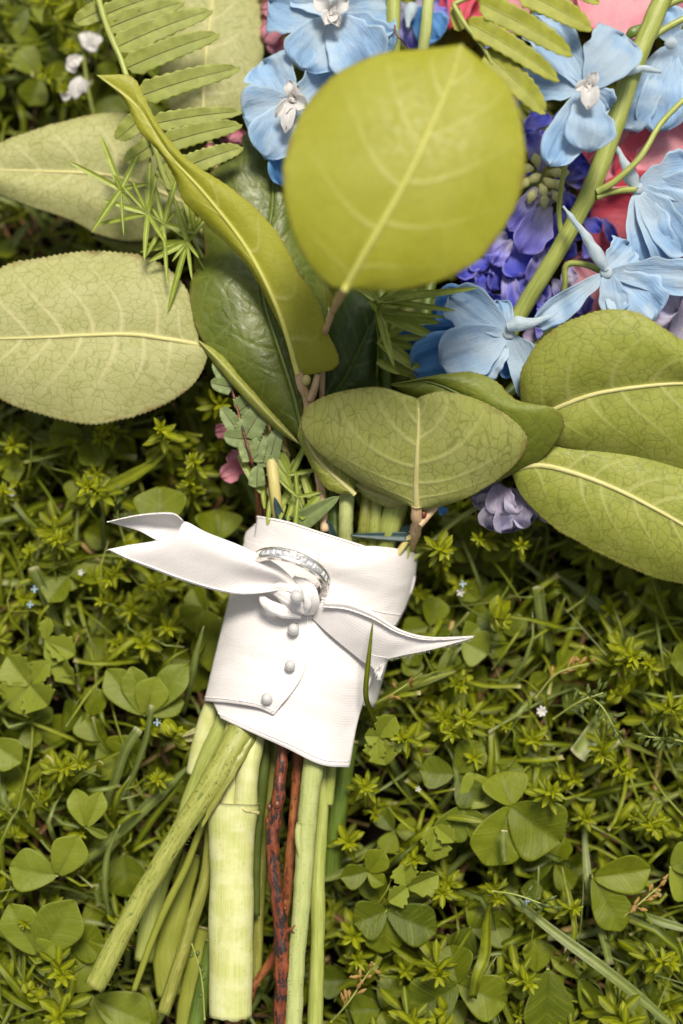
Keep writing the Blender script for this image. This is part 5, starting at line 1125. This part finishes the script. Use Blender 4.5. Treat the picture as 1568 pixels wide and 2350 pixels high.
# ================================================================== THE LAWN
RES = []
def reserve(u, v, z, r=.55): p = P(u, v, z); RES.append((p[0], p[1], r))
def px_blade(label, pts, wpx, mat='grass', cut=False, twist=0.0, tone=.6, nm='grass_blade', group='long grass blades'):
    p = [P3(q) for q in pts]
    for q in spl(pts, 12): reserve(*q, .38)
    v, f, uv, a = blade_geo(p, wpx * PX(pts[0][2]), tone, twist, 22, cut)
    o = mesh(nm, v, f, M[mat], None, uv, a, solid=.012)
    return tag(o, label, 'grass', group)
for a in (
    ('broad green blade tip pointing right, under the pale serrated leaf', [(150, 1150, 2.0), (240, 1125, 2.9), (320, 1085, 3.5), (383, 1041, 3.9)], 30, 'grass', False, .3, .7),
    ('blue grey blade with a cut white end at the left edge, below the ribbon tail', [(150, 1480, 1.6), (118, 1400, 2.4), (95, 1340, 3.0), (78, 1300, 3.3)], 24, 'grass_grey', True, .3, .5),
    ('thin grey blade tip just above the cut one at the left', [(80, 1300, 2.6), (86, 1260, 2.9), (90, 1232, 3.1)], 12, 'grass_grey', False, 0, .4),
    ('long pale blade running down to the bottom right corner', [(1160, 2045, 2.9), (1260, 2130, 3.5), (1380, 2220, 3.8), (1480, 2300, 3.7), (1580, 2385, 3.5)], 24, 'grass_grey', False, .3, .6),
    ('slim dark blade standing in front of the right side of the ribbon', [(866, 1665, 3.6), (850, 1630, 4.6), (840, 1592, 5.4), (846, 1520, 5.9), (856, 1425, 6.2)], 11, 'grass', False, .5, .35),
    ('narrow blade rising beside the left edge of the ribbon', [(420, 1640, 1.8), (440, 1560, 2.9), (452, 1500, 3.4), (468, 1436, 3.7)], 15, 'grass_grey', False, .4, .5),
    ('long dim blade running right from the ribbon, under the lilac flower', [(955, 1310, 2.0), (1010, 1285, 2.3), (1070, 1255, 2.4), (1120, 1225, 2.2)], 40, 'grass', False, .2, .2),
    ('dull blade slanting under the right hand leaves', [(1500, 1520, 1.6), (1430, 1440, 2.2), (1350, 1370, 2.4), (1270, 1312, 2.2)], 24, 'grass_grey', False, .2, .3),
    ('upright blade with a brown tip, right of the ribbon tail', [(1262, 1500, 1.8), (1245, 1430, 2.5), (1235, 1345, 3.1)], 24, 'grass_grey', True, .2, .4),
    ('thin blade leaning right beside the brown tipped one', [(1262, 1490, 1.8), (1275, 1430, 2.5), (1297, 1372, 3.0)], 12, 'grass', False, .2, .8),
    ('mown off wide blade with a torn end, right middle', [(1400, 1630, 2.3), (1370, 1670, 2.9), (1322, 1735, 3.2)], 42, 'grass_grey', True, .1, .9),
    ('arching narrow blade at the middle right', [(1225, 1575, 2.4), (1290, 1530, 3.0), (1340, 1482, 3.3)], 15, 'grass', False, .2, .7),
    ('blade lying left from the dry seed head, right of the ribbon foot', [(835, 1650, 2.4), (900, 1590, 2.8), (980, 1560, 3.0), (1048, 1540, 2.9)], 24, 'grass', False, .3, .4),
    ('thin stalk carrying the dry seed head beside the ribbon', [(830, 1645, 2.9), (880, 1605, 3.5), (930, 1595, 3.9), (966, 1590, 4.0)], 9, 'grass', True, .2, .8),
    ('curved thin blade over the large clover leaves at lower right', [(1290, 2210, 3.0), (1318, 2150, 3.4), (1312, 2080, 3.3), (1290, 1990, 3.0)], 12, 'grass', False, .5, .6),
    ('grey green blade hanging down at the lower right with a cut foot', [(1340, 1900, 2.1), (1350, 2020, 2.6), (1375, 2120, 2.9), (1400, 2215, 2.8)], 17, 'grass_grey', True, .3, .5),
    ('long blade across the right edge, above the folded clover', [(1300, 1905, 1.8), (1400, 1870, 2.3), (1500, 1845, 2.5), (1600, 1800, 2.4)], 15, 'grass', False, .3, .3),
    ('dull blade crossing to the right edge at mid height', [(1280, 1670, 2.0), (1370, 1690, 2.3), (1450, 1712, 2.7), (1515, 1740, 3.0)], 14, 'grass', False, .3, .6),
    ('blade leaving the stem bunch to the right, level with the clover', [(740, 2020, 2.3), (800, 2000, 2.6), (870, 1985, 2.8)], 18, 'grass_grey', True, .2, .8),
    ('short clipped blade pointing at the folded clover', [(1000, 1873, 2.9), (1060, 1878, 3.3), (1120, 1888, 3.4)], 14, 'grass', False, .3, .7),
    ('straight blade with a white cut tip, left of the ribbon foot', [(230, 1880, 1.6), (262, 1800, 2.4), (290, 1720, 3.1), (320, 1672, 3.4)], 20, 'grass_grey', True, .1, .4),
    ('slender blade beside it rising towards the ribbon corner', [(250, 1880, 1.6), (300, 1790, 2.6), (335, 1700, 3.4), (350, 1618, 3.9)], 13, 'grass_grey', True, .3, .2),
    ('long dark blade slanting out from under the broad stalk', [(180, 1990, 1.9), (280, 1905, 2.3), (370, 1820, 2.6), (440, 1752, 2.8)], 24, 'grass_grey', False, .2, .2),
    ('second long blade under the broad stalk, lower', [(300, 1960, 1.6), (350, 1880, 2.2), (420, 1790, 2.5)], 15, 'grass', False, .2, .2),
    ('bent blade left of the bristly stem', [(255, 2120, 2.0), (242, 2040, 2.8), (248, 1960, 3.0), (276, 1892, 3.2)], 13, 'grass_grey', False, .4, .3),
    ('stubby clipped blade above the heart shaped clover pair', [(224, 1800, 2.0), (228, 1765, 2.9), (233, 1748, 3.2)], 13, 'grass', True, .2, .9),
    ('wide yellowish cut blade at the left edge', [(60, 1800, 2.2), (95, 1765, 2.8), (118, 1740, 3.0)], 22, 'grass', True, .2, .95),
    ('folded blade tip at the bottom centre over the clover', [(1085, 2290, 3.8), (1095, 2240, 4.3), (1115, 2190, 4.1), (1120, 2120, 3.4), (1128, 2060, 2.8)], 26, 'grass', False, 1.2, .6),
    ('blade curving beneath the ribbon right corner clover', [(1055, 2100, 2.0), (1090, 2070, 2.6), (1130, 2062, 2.9), (1190, 2075, 2.8)], 14, 'grass', True, .2, .6),
    ('upright grey blade in front of the big clover', [(1160, 1980, 3.9), (1157, 1940, 4.1), (1158, 1905, 4.2)], 13, 'grass_grey', True, .3, .8),
    ('pale soft blade at the far upper left edge', [(10, 600, 1.4), (40, 550, 1.9), (68, 510, 2.3)], 22, 'grass_grey', False, .2, .7),
    ('blade crossing the lower right corner', [(1440, 2080, 2.0), (1500, 2110, 2.5), (1600, 2140, 2.7)], 18, 'grass_grey', False, .2, .5),
    ('thin hooked dry tipped blade at the right, over dark gaps', [(1440, 1770, 2.4), (1430, 1830, 3.1), (1412, 1880, 3.2), (1395, 1905, 3.3)], 9, 'grass', True, .5, .9)):
    px_blade(*a)

def px_clover(label, c, ls, mat='clover', group=None, fold=.16, cat='clover', nm='clover_leaf', stem=True, seed=0, jag=0.0, tone=None):
    """ls: (tip u, tip v, width px, tip height offset)"""
    rs = np.random.RandomState(seed); C = P3(c)
    for q in ls:
        reserve(q[0], q[1], c[2], .5); reserve((q[0] + c[0]) / 2, (q[1] + c[1]) / 2, c[2], .6)
    t = thing(nm, label, cat, [C[0], C[1], 0], group)
    for i, q in enumerate(ls):
        T = P(q[0], q[1], c[2] + (q[3] if len(q) > 3 else 0)); D = T - C; L = np.linalg.norm(D)
        up = norm(np.array([rs.uniform(-.25, .25), rs.uniform(-.35, .1), 1.0]))
        v, f, uv, a = leaflet_geo(C, D, up, L * 1.04, q[2] * PX(c[2]), (rs.uniform(.15, .9) if tone is None else tone), fold=fold * rs.uniform(.6, 1.5), seed=seed + i, ns=22, nt=19, jag=jag)
        mesh('leaflet', v, f, M[mat], t, uv, a, solid=.012)
    if stem: tube('leaf_stalk', [C, C + np.array([.15, -.1, -.5 * C[2]]), np.array([C[0] + .5, C[1] - .4, 0])], [.05, .055, .06], M['stalk_green'], t, seg=7)
    return t
for i, a in enumerate((
    ('largest clover leaf, mottled, right of the stems at mid height', (1172, 1850, 3.5), [(1118, 1985, 118, .1), (1285, 1935, 150, .2), (1150, 1772, 110, -.2)], 'clover'),
    ('clover leaf with broad pale mottling at the bottom centre right', (1052, 2258, 3.3), [(945, 2322, 118, .1), (1162, 2305, 104, .1), (1030, 2172, 104, -.1)], 'clover'),
    ('dark clover with two hanging lobes, beside the downy stem', (888, 1995 + 95, 3.0), [(815, 2120, 92, .1), (1000, 2140, 96, .1), (880, 2190, 90, -.2)], 'clover'),
    ('folded clover with a curled upper lobe near the right edge', (1362, 2012, 3.3), [(1492, 1998, 92, .3), (1430, 2135, 88, .1)], 'clover'),
    ('single round clover lobe cut by the bottom edge, lower right', (1258, 2225, 2.9), [(1256, 2378, 118, 0)], 'clover'),
    ('smooth grey green clover pair left of the bristly stem', (132, 2008, 3.1), [(22, 1990, 96, .1), (176, 1925, 84, .5)], 'clover_grey'),
    ('upright clover with three cupped lobes at the lower left edge', (90, 2190, 3.0), [(20, 2085, 92, .5), (165, 2078, 110, .6), (118, 2168, 60, .3)], 'clover_grey'),
    ('small heart shaped pair of lobes on the left', (198, 1898, 3.0), [(172, 1815, 52, .2), (232, 1822, 50, .2), (245, 1922, 22, .1)], 'clover_grey'),
    ('round flat lobe cut by the left edge', (-20, 1700, 3.0), [(45, 1750, 80, .1), (-60, 1790, 80, 0)], 'clover_grey'),
    ('large round leaf half hidden behind the rolled ribbon tail', (372, 1215, 3.4), [(366, 1118, 124, .1)], 'clover'),
    ('dim clover leaf right of the rolled ribbon tail', (500, 1240, 2.4), [(500, 1170, 110, 0), (450, 1290, 70, 0)], 'clover'),
    ('clover leaf under the tip of the right ribbon tail', (1062, 1470, 2.8), [(1118, 1500, 90, .2), (1100, 1440, 60, 0)], 'clover_grey'),
    ('oval clover lobe just below the ribbon tail tip', (1030, 1490, 2.6), [(1040, 1578, 74, .1)], 'clover'),
    ('dark lobes left of the ribbon, below the rolled tail', (470, 1400, 2.2), [(418, 1430, 74, 0), (490, 1468, 70, 0), (440, 1350, 60, 0)], 'clover'),
    ('oval dark green leaf close to the left ribbon side', (505, 1420, 2.4), [(482, 1540, 78, 0), (560, 1450, 60, -.3)], 'clover'),
    ('cluster of smooth oval leaves left of the ribbon corner', (332, 1640, 3.0), [(245, 1540, 76, .2), (300, 1535, 66, .4), (358, 1560, 78, .5), (425, 1528, 72, .3), (420, 1612, 50, 0)], 'clover_grey'),
    ('large lobed leaf with rusty margin behind the ribbon corner', (232, 1700, 2.4), [(285, 1780, 96, 0), (190, 1640, 80, 0), (330, 1740, 80, -.1)], 'clover'),
    ('dark round leaf in the shadow left of the bristly stem', (285, 1960, 1.8), [(300, 2060, 110, 0)], 'clover'),
    ('clover lobe under the cut end of the bristly stem', (150, 2155, 2.3), [(240, 2260, 120, 0), (235, 2170, 90, .2)], 'clover'),
    ('wide leaf lying under the thin stem at the bottom left', (215, 2290, 2.2), [(345, 2350, 100, 0), (240, 2400, 70, 0)], 'clover_grey'),
    ('small pair of leaves beside the downy stem', (845, 2000, 3.0), [(785, 2015, 60, .2), (880, 1955, 60, .3), (880, 2030, 40, .1)], 'clover'),
    ('pointed folded lobes below the folded clover', (1330, 2245, 2.7), [(1390, 2210, 34, .3), (1268, 2200, 30, .2), (1380, 2330, 60, 0)], 'clover'),
    ('clover at the right edge, pale underside showing', (1540, 1990, 2.6), [(1600, 1960, 80, .2), (1590, 2060, 80, 0)], 'clover_grey'),
    ('dark three lobed leaf between big clover and seed heads', (1080, 2130, 2.2), [(1120, 2050, 80, 0), (1180, 2130, 84, 0), (1050, 2190, 70, 0)], 'clover'),
    ('faded leaf with torn margin above the largest clover', (1060, 1850, 3.0), [(1120, 1790, 90, .1), (1020, 1930, 80, -.1), (1120, 1930, 60, -.2)], 'clover_grey'))):
    px_clover(*a, group='clover leaves in the lawn', seed=40 + i * 3)
for i, (lb_, c, ls) in enumerate((
    ('ragged wilted leaf with brown torn edges below the ribbon right corner', (868, 1690, 3.5), [(905, 1645, 60, .2), (945, 1700, 54, .1), (885, 1755, 62, 0), (838, 1690, 40, .1), (855, 1740, 50, 0)]),
    ('ragged brown edged leaf at the left edge beside the cut blade', (70, 1572, 3.1), [(15, 1510, 80, .2), (110, 1520, 50, .1), (108, 1620, 84, 0), (20, 1625, 96, 0)]),
    ('wilted leaf with brown edges hanging beside the blade at left', (105, 1470, 2.8), [(170, 1500, 60, .1), (165, 1570, 50, 0), (110, 1420, 34, .2)]),
    ('torn shrivelled leaf left of the largest clover', (1000, 1895, 3.1), [(985, 2040 - 90, 50, .1), (1040, 1930, 40, .3), (1000, 1975, 60, 0)]),
    ('crumpled dark brown edged leaf above the two lobed clover', (935, 2035, 3.2), [(895, 2120 - 50, 50, .2), (925, 1985, 60, .1), (1005, 2010, 60, .2)]))):
    px_clover(lb_, c, ls, 'clover_grey', 'wilted leaves in the lawn', .3, 'leaf', 'ragged_leaf', seed=90 + i, jag=.12, tone=.8)

# rosette weeds one can point at
def weed(label, c, size, seed, h=None, kind=0, group=None, parts=False):
    C = P3(c); rs = np.random.RandomState(seed)
    g = sprig_parts(np.array([C[0], C[1], 0]), C[2], rs, size, 5, np.zeros(3)) if kind == 0 else chick_parts(np.array([C[0], C[1], 0]), C[2], rs, size)
    reserve(*c, .7)
    t = thing('weed_sprig', label, 'weed', [C[0], C[1], 0], group)
    b = MB(); b.add(*g[0]); b.build('stem', M['weed'], t)
    for q in g[1:]: mesh('leaf', q[0], q[1], M['weed'], t, q[2], q[3])
    return t
WG = 'rosette weeds in the lawn'
for i, (lb_, c, s_) in enumerate((
    ('lime rosette right of the downy stem, upper of the pair', (800, 1935, 3.3), .55), ('hairy rosette low beside the downy stem', (812, 2150, 3.2), .6), ('small rosette below it near the bottom, by the downy stem', (820, 2205, 2.9), .55),
    ('rosette above the two lobed dark clover', (950, 2020 - 45, 3.4), .55), ('star like rosette right of the wilted torn leaf', (1015, 2050, 3.5), .6), ('rosette touching the left lobe of the largest clover', (1030, 2200 - 170, 2.9), .5),
    ('lime rosette right of the ribbon below the dim long blade', (1015, 1290, 2.6), .6), ('rosette under the lilac flower, second from the ribbon', (960, 1360, 2.4), .55), ('pale flowered rosette near the ribbon tail', (1055, 1345, 2.6), .5),
    ('rosette at the left edge under the serrated leaf', (60, 1200, 2.5), .6), ('tall lime rosette left of the rolled ribbon tail', (110, 1230, 2.9), .6), ('rosette below the rolled ribbon tail point', (210, 1330, 2.8), .6),
    ('blue flowered rosette at the left edge', (55, 1375, 2.9), .6), ('lime rosette left of the ribbon, middle of three', (300, 1400, 3.0), .6), ('crowded lime rosette left of the ribbon', (385, 1450 - 10, 3.2), .55),
    ('spreading rosette above the smooth oval leaves', (330, 1480, 3.0), .65), ('rosette right above the oval leaf cluster', (275, 1545 - 60, 2.6), .55), ('little rosette touching the ribbon side', (540, 1390 - 20, 2.2), .5),
    ('rosette left of the bristly stem bunch with blue flower', (340, 1670, 2.9), .6), ('rosette beside the yellow cut blade at left', (105, 1830, 2.6), .55), ('rosette above the largest clover on the right', (1090, 1740, 3.2), .55),
    ('bushy rosette under the ribbon tail by the wilted leaf', (1020, 1650, 3.1), .6), ('rosette with cream buds at the middle right', (1225, 1700, 3.2), .6), ('rosette between big clover and seed heads', (1320, 1790, 3.0), .55),
    ('leafy rosette at the right edge, mid height', (1500, 1380, 2.4), .7), ('rusty tinged rosette under the right hand leaf', (1400, 1400, 2.4), .7), ('rosette above the folded clover', (1345, 1880, 3.0), .5),
    ('rosette at the lower right below the long pale blade', (1210, 2100, 2.7), .55), ('small rosette behind the big bottom clover', (930, 2230, 2.9), .5), ('rosette at the bottom right corner', (1540, 2320, 2.3), .6))):
    weed(lb_, c, s_, 300 + i, group=WG)

# seed heads
def seed_head(label, pts, nsp, L, seed, mat='grass_grey'):
    rs = np.random.RandomState(seed); p = [P3(q) for q in pts]
    for q in spl(pts, 5): reserve(*q, .5)
    t = thing('seed_head', label, 'seed head', p[0], 'grass seed heads')
    tube('stalk', p, [.03, .02], M['stalk_green'], t, n=24, seg=6)
    c = spl(p, 40)
    for k in range(nsp):
        q = c[int(12 + 27 * k / nsp)]; d = norm(c[-1] - c[20] + rs.normal(size=3) * .9 * np.linalg.norm(c[-1] - c[20]) * np.array([1, 1, .4]))
        l = L * rs.uniform(.6, 1.2); q2 = q + d * l * rs.uniform(.2, 1.1)
        tube('spikelet', [q, q + (q2 - q) * .5, q2, q2 + d * L * .5, q2 + d * L * .8], [.008, .008, .03, .065, .05, .006], M[mat], t, n=14, seg=7, flat=.6, rough=.2)
seed_head('pale green open seed head at the right, upper one', [(1270, 1650, 3.0), (1330, 1610, 3.7), (1385, 1590, 3.8)], 16, .3, 1)
seed_head('drooping seed head right of the torn wide blade', [(1330, 1590, 3.2), (1380, 1620, 3.7), (1420, 1690, 3.6)], 16, .3, 2)
seed_head('whitish seed head at the right edge', [(1600, 1720, 3.2), (1560, 1700, 3.7), (1480, 1690, 3.9)], 22, .32, 3)
seed_head('slanting seed head across the middle of the large clover', [(1130, 2045, 3.6), (1190, 2055, 4.0), (1270, 2085, 3.9)], 14, .28, 4)
seed_head('dry seed head close beside the ribbon foot', [(850, 1620, 3.4), (905, 1590, 4.0), (970, 1545, 4.1)], 5, .25, 5, 'dry')
seed_head('straw coloured stalk tip with dry bracts, middle right', [(1230, 1600, 3.0), (1280, 1545, 3.5), (1362, 1520, 3.7)], 9, .25, 6, 'dry')
seed_head('grass seed head left, behind the rolled ribbon tip', [(285, 1240, 2.7), (270, 1180, 3.3), (275, 1130, 3.6)], 18, .28, 7)
seed_head('slim seed head on a dry stalk at the bottom edge', [(760, 2345, 2.9), (800, 2300, 3.5), (860, 2210, 3.7)], 12, .28, 8, 'dry')
seed_head('fine seed head standing before the olive stem', [(470, 2340, 4.0), (462, 2240, 4.6), (440, 2165, 4.8)], 7, .16, 9)
seed_head('dry seed head at the lower right edge', [(1400, 2130, 3.0), (1460, 2080, 3.5), (1530, 2020, 3.6)], 12, .26, 10, 'dry')

def star_flower(label, c, r, n, mat='white_petal', seed=0, group='tiny white flowers'):
    reserve(*c, .5)
    C = P3(c); t = thing('tiny_flower', label, 'flower', C, group); rs = np.random.RandomState(seed)
    ball('flower_centre', C, r * .28 * PX(c[2]), M['cream'], t, (1, 1, .7), 6, 8)
    for k in range(n):
        a = k * 6.2832 / n + rs.uniform(-.1, .1)
        petal(t, C, C + np.array([math.cos(a), math.sin(a), .35]) * r * PX(c[2]), r * .5 * PX(c[2]), mat, ns=7, nt=5, seed=seed + k, cup=.2, arch=.1, ruffle=.02)
    tube('flower_stalk', [C, C + np.array([.1, .1, -.6 * C[2]]), np.array([C[0] + .3, C[1], 0])], .03, M['stalk_green'], t, seg=6)
star_flower('half closed white flower at the middle right', (1243, 1632, 3.5), 13, 7, seed=1)
star_flower('white star flower at the left edge under the serrated leaf', (22, 1134, 3.0), 14, 8, seed=2)
star_flower('tiny pale flower in the weeds right of the bunch', (960, 1811, 3.2), 7, 5, seed=3)
star_flower('tiny white flower near the lilac bloom', (1057, 1360, 3.0), 10, 5, seed=4)
star_flower('small dotted white flower below the rolled ribbon tail', (186, 1314, 3.3), 8, 5, seed=5)
for i, (u, v, z, lb_) in enumerate(((80, 1352, 3.3, 'upper blue speck of a flower at the left edge'), (70, 1387, 3.3, 'lower blue speck of a flower at the left edge'), (361, 1658, 3.5, 'blue speck of a flower near the left ribbon corner'), (1062, 1340, 3.2, 'blue speck of a flower under the lilac bloom'), (1222, 1820, 3.4, 'blue speck of a flower above the largest clover'), (1208, 2068, 3.4, 'blue speck of a flower under the largest clover'))):
    star_flower(lb_, (u, v, z), 9, 4, 'delph', 20 + i, 'tiny blue flowers')
wfl = thing('white_blossom', 'out of focus white blossoms at the upper left edge of the bouquet', 'flower', P(200, 130, 3.0))
tube('stem', [P(190, 100, 3.2), P(205, 220, 2.6), P(260, 400, 2.2), P(400, 700, 3.0)], .06, M['stalk_green'], wfl, seg=7)
for i, (b, t_, w_) in enumerate([((205, 120), (196, 72), 34), ((207, 122), (226, 78), 34), ((190, 130), (156, 152), 30), ((185, 175), (172, 226), 34), ((190, 180), (196, 215), 28), ((160, 210), (148, 232), 26), ((200, 100), (222, 118), 22), ((160, 140), (170, 165), 26)]):
    petal(wfl, P(b[0], b[1], 3.2), P(t_[0], t_[1], 3.4), w_ * PX(3.2), 'white_petal', ns=14, nt=11, seed=400 + i, cup=.3, arch=.15, ruffle=.06)

# ---- many alike small plants: separate things sharing meshes
def inst(src, pos, rot, sc, label=None):
    o = src.copy(); COL.objects.link(o)
    o.location = pos; o.rotation_euler = (rs.uniform(-.3, .3), rs.uniform(-.3, .3), rot); o.scale = (sc, sc, sc)
    if label: o['label'] = label
    for ch in src.children:
        c = ch.copy(); COL.objects.link(c); c.parent = o
    return o
def place_word(x, y):
    u, v = proj((x, y, 2)); 
    side = 'left' if u < 560 else ('right' if u > 820 else 'middle')
    if v > 2050: return 'near the bottom ' + ('left corner' if side == 'left' else 'right corner' if u > 1180 else 'edge')
    if v > 1650: return {'left': 'left of the cut stems', 'right': 'right of the cut stems', 'middle': 'beside the cut stems'}[side]
    if v > 1180: return {'left': 'left of the ribbon wrap', 'right': 'right of the ribbon wrap', 'middle': 'close to the ribbon wrap'}[side]
    if v > 900: return {'left': 'under the pale serrated leaf', 'right': 'under the right hand leaves', 'middle': 'under the neck of the bouquet'}[side]
    return 'in the blurred upper left of the lawn'
def in_view(p, m_=40):
    u, v = proj(p); return -m_ < u < 1568 + m_ and -m_ < v < 2350 + m_
BX, BY0, BY1 = 17, -22, 28
rs = np.random.RandomState(21)
protos = []
for k in range(7):
    b = MB(); r2 = np.random.RandomState(500 + k)
    for q in (sprig_parts(np.zeros(3), 2.6, r2, .5, 5) if k < 4 else chick_parts(np.zeros(3), 2.3, r2, .56)): b.add(*q)
    o = b.build('weed_sprig', M['weed'], None, False); o.location = (0, 0, 0)
    # mesh data is centred; shift it back so the origin is at the base
    ctr = np.vstack(b.v).mean(0)
    o.data.transform(__import__('mathutils').Matrix.Translation(Vector(ctr.tolist())))
    o.location = (0, 0, 0)
    tag(o, 'small lime green weed sprig among the grass and clover', 'weed', 'small weed sprigs scattered through the lawn')
    protos.append(o)
cprotos = []
for k in range(5):
    r2 = np.random.RandomState(520 + k)
    C = np.array([0, 0, 2.5]); ls, st = clover_parts(C, .95, r2.uniform(0, 6), r2)
    t = thing('clover_leaf', 'small three lobed clover leaf among the grass', 'clover', (0, 0, 0), 'small clover leaves scattered through the lawn')
    for q in ls: mesh('leaflet', q[0], q[1], M['clover'], t, q[2], q[3])
    mesh('leaf_stalk', st[0], st[1], M['stalk_green'], t, st[2], st[3])
    cprotos.append(t)
placed = []
nw = nc = 0; used_w = [False] * 7; used_c = [False] * 5
tries = 0
while (nw < 115 or nc < 85) and tries < 9000:
    tries += 1
    x, y = rs.uniform(-12, 12), rs.uniform(-16, 19)
    if not in_view((x, y, 2)): continue
    hmax = room((x, y))
    if hmax < 2.0: continue
    if any((x - a) ** 2 + (y - b) ** 2 < .35 for a, b in placed): continue
    if any((x - a) ** 2 + (y - b) ** 2 < q * q for a, b, q in RES): continue
    sc = min(rs.uniform(.55, 1.15), hmax / 2.9)
    if sc < .45: continue
    if nw < 115 and (rs.rand() < .58 or nc >= 85):
        k = rs.randint(4) if rs.rand() < .72 else rs.randint(4, 7); pos = (x, y, 0); 
        used_now = not used_w[k]
        if not used_w[k]: o = protos[k]; o.location = pos; o.rotation_euler = (0, 0, rs.uniform(0, 6)); o.scale = (sc,) * 3; used_w[k] = True
        else: o = inst(protos[k], pos, rs.uniform(0, 6.28), sc)
        o['label'] = ('upright lime rosette weed ' if k < 4 else 'sprawling oval leaved weed ') + place_word(x, y)
        nw += 1
    elif nc < 85:
        k = rs.randint(5); s2 = sc * rs.uniform(.8, 1.08)
        if not used_c[k]: o = cprotos[k]; o.location = (x, y, 0); o.rotation_euler = (0, 0, rs.uniform(0, 6)); o.scale = (s2,) * 3; used_c[k] = True
        else: o = inst(cprotos[k], (x, y, 0), rs.uniform(0, 6.28), s2)
        o['label'] = 'small three lobed clover leaf ' + place_word(x, y)
        nc += 1
    placed.append((x, y))

# ---- the uncountable rest
wd, wl2, cl, gr_, gg, th_, dr = MB(), MB(), MB(), MB(), MB(), MB(), MB()
for i in range(800):
    x, y = rs.uniform(-BX, BX), rs.uniform(BY0, BY1)
    hm = min(room((x, y)), 9); h = min(rs.uniform(.5, 1.9), hm * .8)
    tgt = wl2 if rs.rand() < .3 else wd
    for q in (sprig_parts(np.array([x, y, 0]), h, rs, rs.uniform(.35, .6), 3) if rs.rand() < .75 else chick_parts(np.array([x, y, 0]), h, rs, rs.uniform(.5, .85))): tgt.add(*q)
for i in range(330):
    x, y = rs.uniform(-BX, BX), rs.uniform(BY0, BY1); hm = min(room((x, y)), 9)
    C = np.array([x, y, min(rs.uniform(.7, 2.2), hm * .85)])
    ls, st = clover_parts(C, rs.uniform(.6, 1.15), rs.uniform(0, 6.28), rs)
    for q in ls + [st]: cl.add(*q)
for i in range(6200):
    x, y = rs.uniform(-BX, BX), rs.uniform(BY0, BY1); hm = min(room((x, y)), 9)
    az = rs.normal(.9, 1.6); L = rs.uniform(1.6, 5.5); el = rs.uniform(.25, 1.25)
    top = min(L * math.sin(el), hm * .9, 3.1); hor = L * math.cos(el)
    d = rdir(az, 0); bnd = rs.uniform(.0, .9)
    B = np.array([x, y, 0])
    pts_ = [B, B + d * hor * .35 + [0, 0, top * .62], B + d * hor * .72 + rdir(az + 1.57, 0) * rs.uniform(-.3, .3) + [0, 0, top], B + d * hor + rdir(az + 1.57, 0) * rs.uniform(-.5, .5) + [0, 0, top * (1 - .45 * bnd)]]
    if hm < 2 and room(pts_[-1]) < 2: pass
    elif room(pts_[-1]) < 2.5: pts_[-1][2] = min(pts_[-1][2], 1.2); pts_[-2][2] = min(pts_[-2][2], 1.6)
    (gg if rs.rand() < .2 else gr_).add(*blade_geo(pts_, rs.uniform(.04, .13) if rs.rand() < .6 else rs.uniform(.12, .27), rs.rand() ** 1.3, rs.uniform(-.8, .8), 8, rs.rand() < .35))
for i in range(3200):    # longer blades lying over the tops of the weeds
    x, y = rs.uniform(-12, 12), rs.uniform(-17, 20)
    az = rs.uniform(0, 6.28) if rs.rand() < .5 else rs.normal(-.7, .5); L = rs.uniform(1.5, 5.5); d = rdir(az, 0); e = rdir(az + 1.57, 0)
    B = np.array([x, y, rs.uniform(.6, 1.6)]); tip_ = B + d * L; tip_[2] = rs.uniform(2.2, 3.3); midp = B + d * L * .5 + e * rs.uniform(-.35, .35) * L * .4; midp[2] = (B[2] + tip_[2]) / 2 + rs.uniform(.1, .5)
    if min(room(B), room(midp), room(tip_)) < 3: continue
    if any((tip_[0] - a) ** 2 + (tip_[1] - b) ** 2 < q * q * .8 or (midp[0] - a) ** 2 + (midp[1] - b) ** 2 < q * q * .8 for a, b, q in RES): continue
    (gg if rs.rand() < .3 else gr_).add(*blade_geo([B, midp, tip_], rs.uniform(.04, .12) if rs.rand() < .65 else rs.uniform(.12, .24), rs.rand(), rs.uniform(-.8, .8), 9, rs.rand() < .4))
for i in range(2200):
    x, y = rs.uniform(-BX, BX), rs.uniform(BY0, BY1); az = rs.uniform(0, 6.28); L = rs.uniform(.4, 2.6)
    B = np.array([x, y, rs.uniform(.0, 1.7 if room((x, y)) > 2 else .6)]); d = rdir(az, rs.uniform(-.1, .25))
    (dr if rs.rand() < .12 else th_).add(*blade_geo([B, B + d * L * .5 + [0, 0, .1], B + d * L], rs.uniform(.06, .2), rs.rand(), rs.uniform(-.8, .8), 6, True))
tag(wd.build('low_weeds', M['weed_shade']), kind='stuff')
tag(wl2.build('lime_weeds', M['weed']), kind='stuff')
tag(cl.build('low_clover', M['clover']), kind='stuff')
tag(gr_.build('grass', M['grass']), kind='stuff')
tag(gg.build('grey_grass', M['grass_grey']), kind='stuff')
tag(th_.build('dead_thatch', M['thatch']), kind='stuff')
tag(dr.build('dry_grass', M['dry']), kind='stuff')
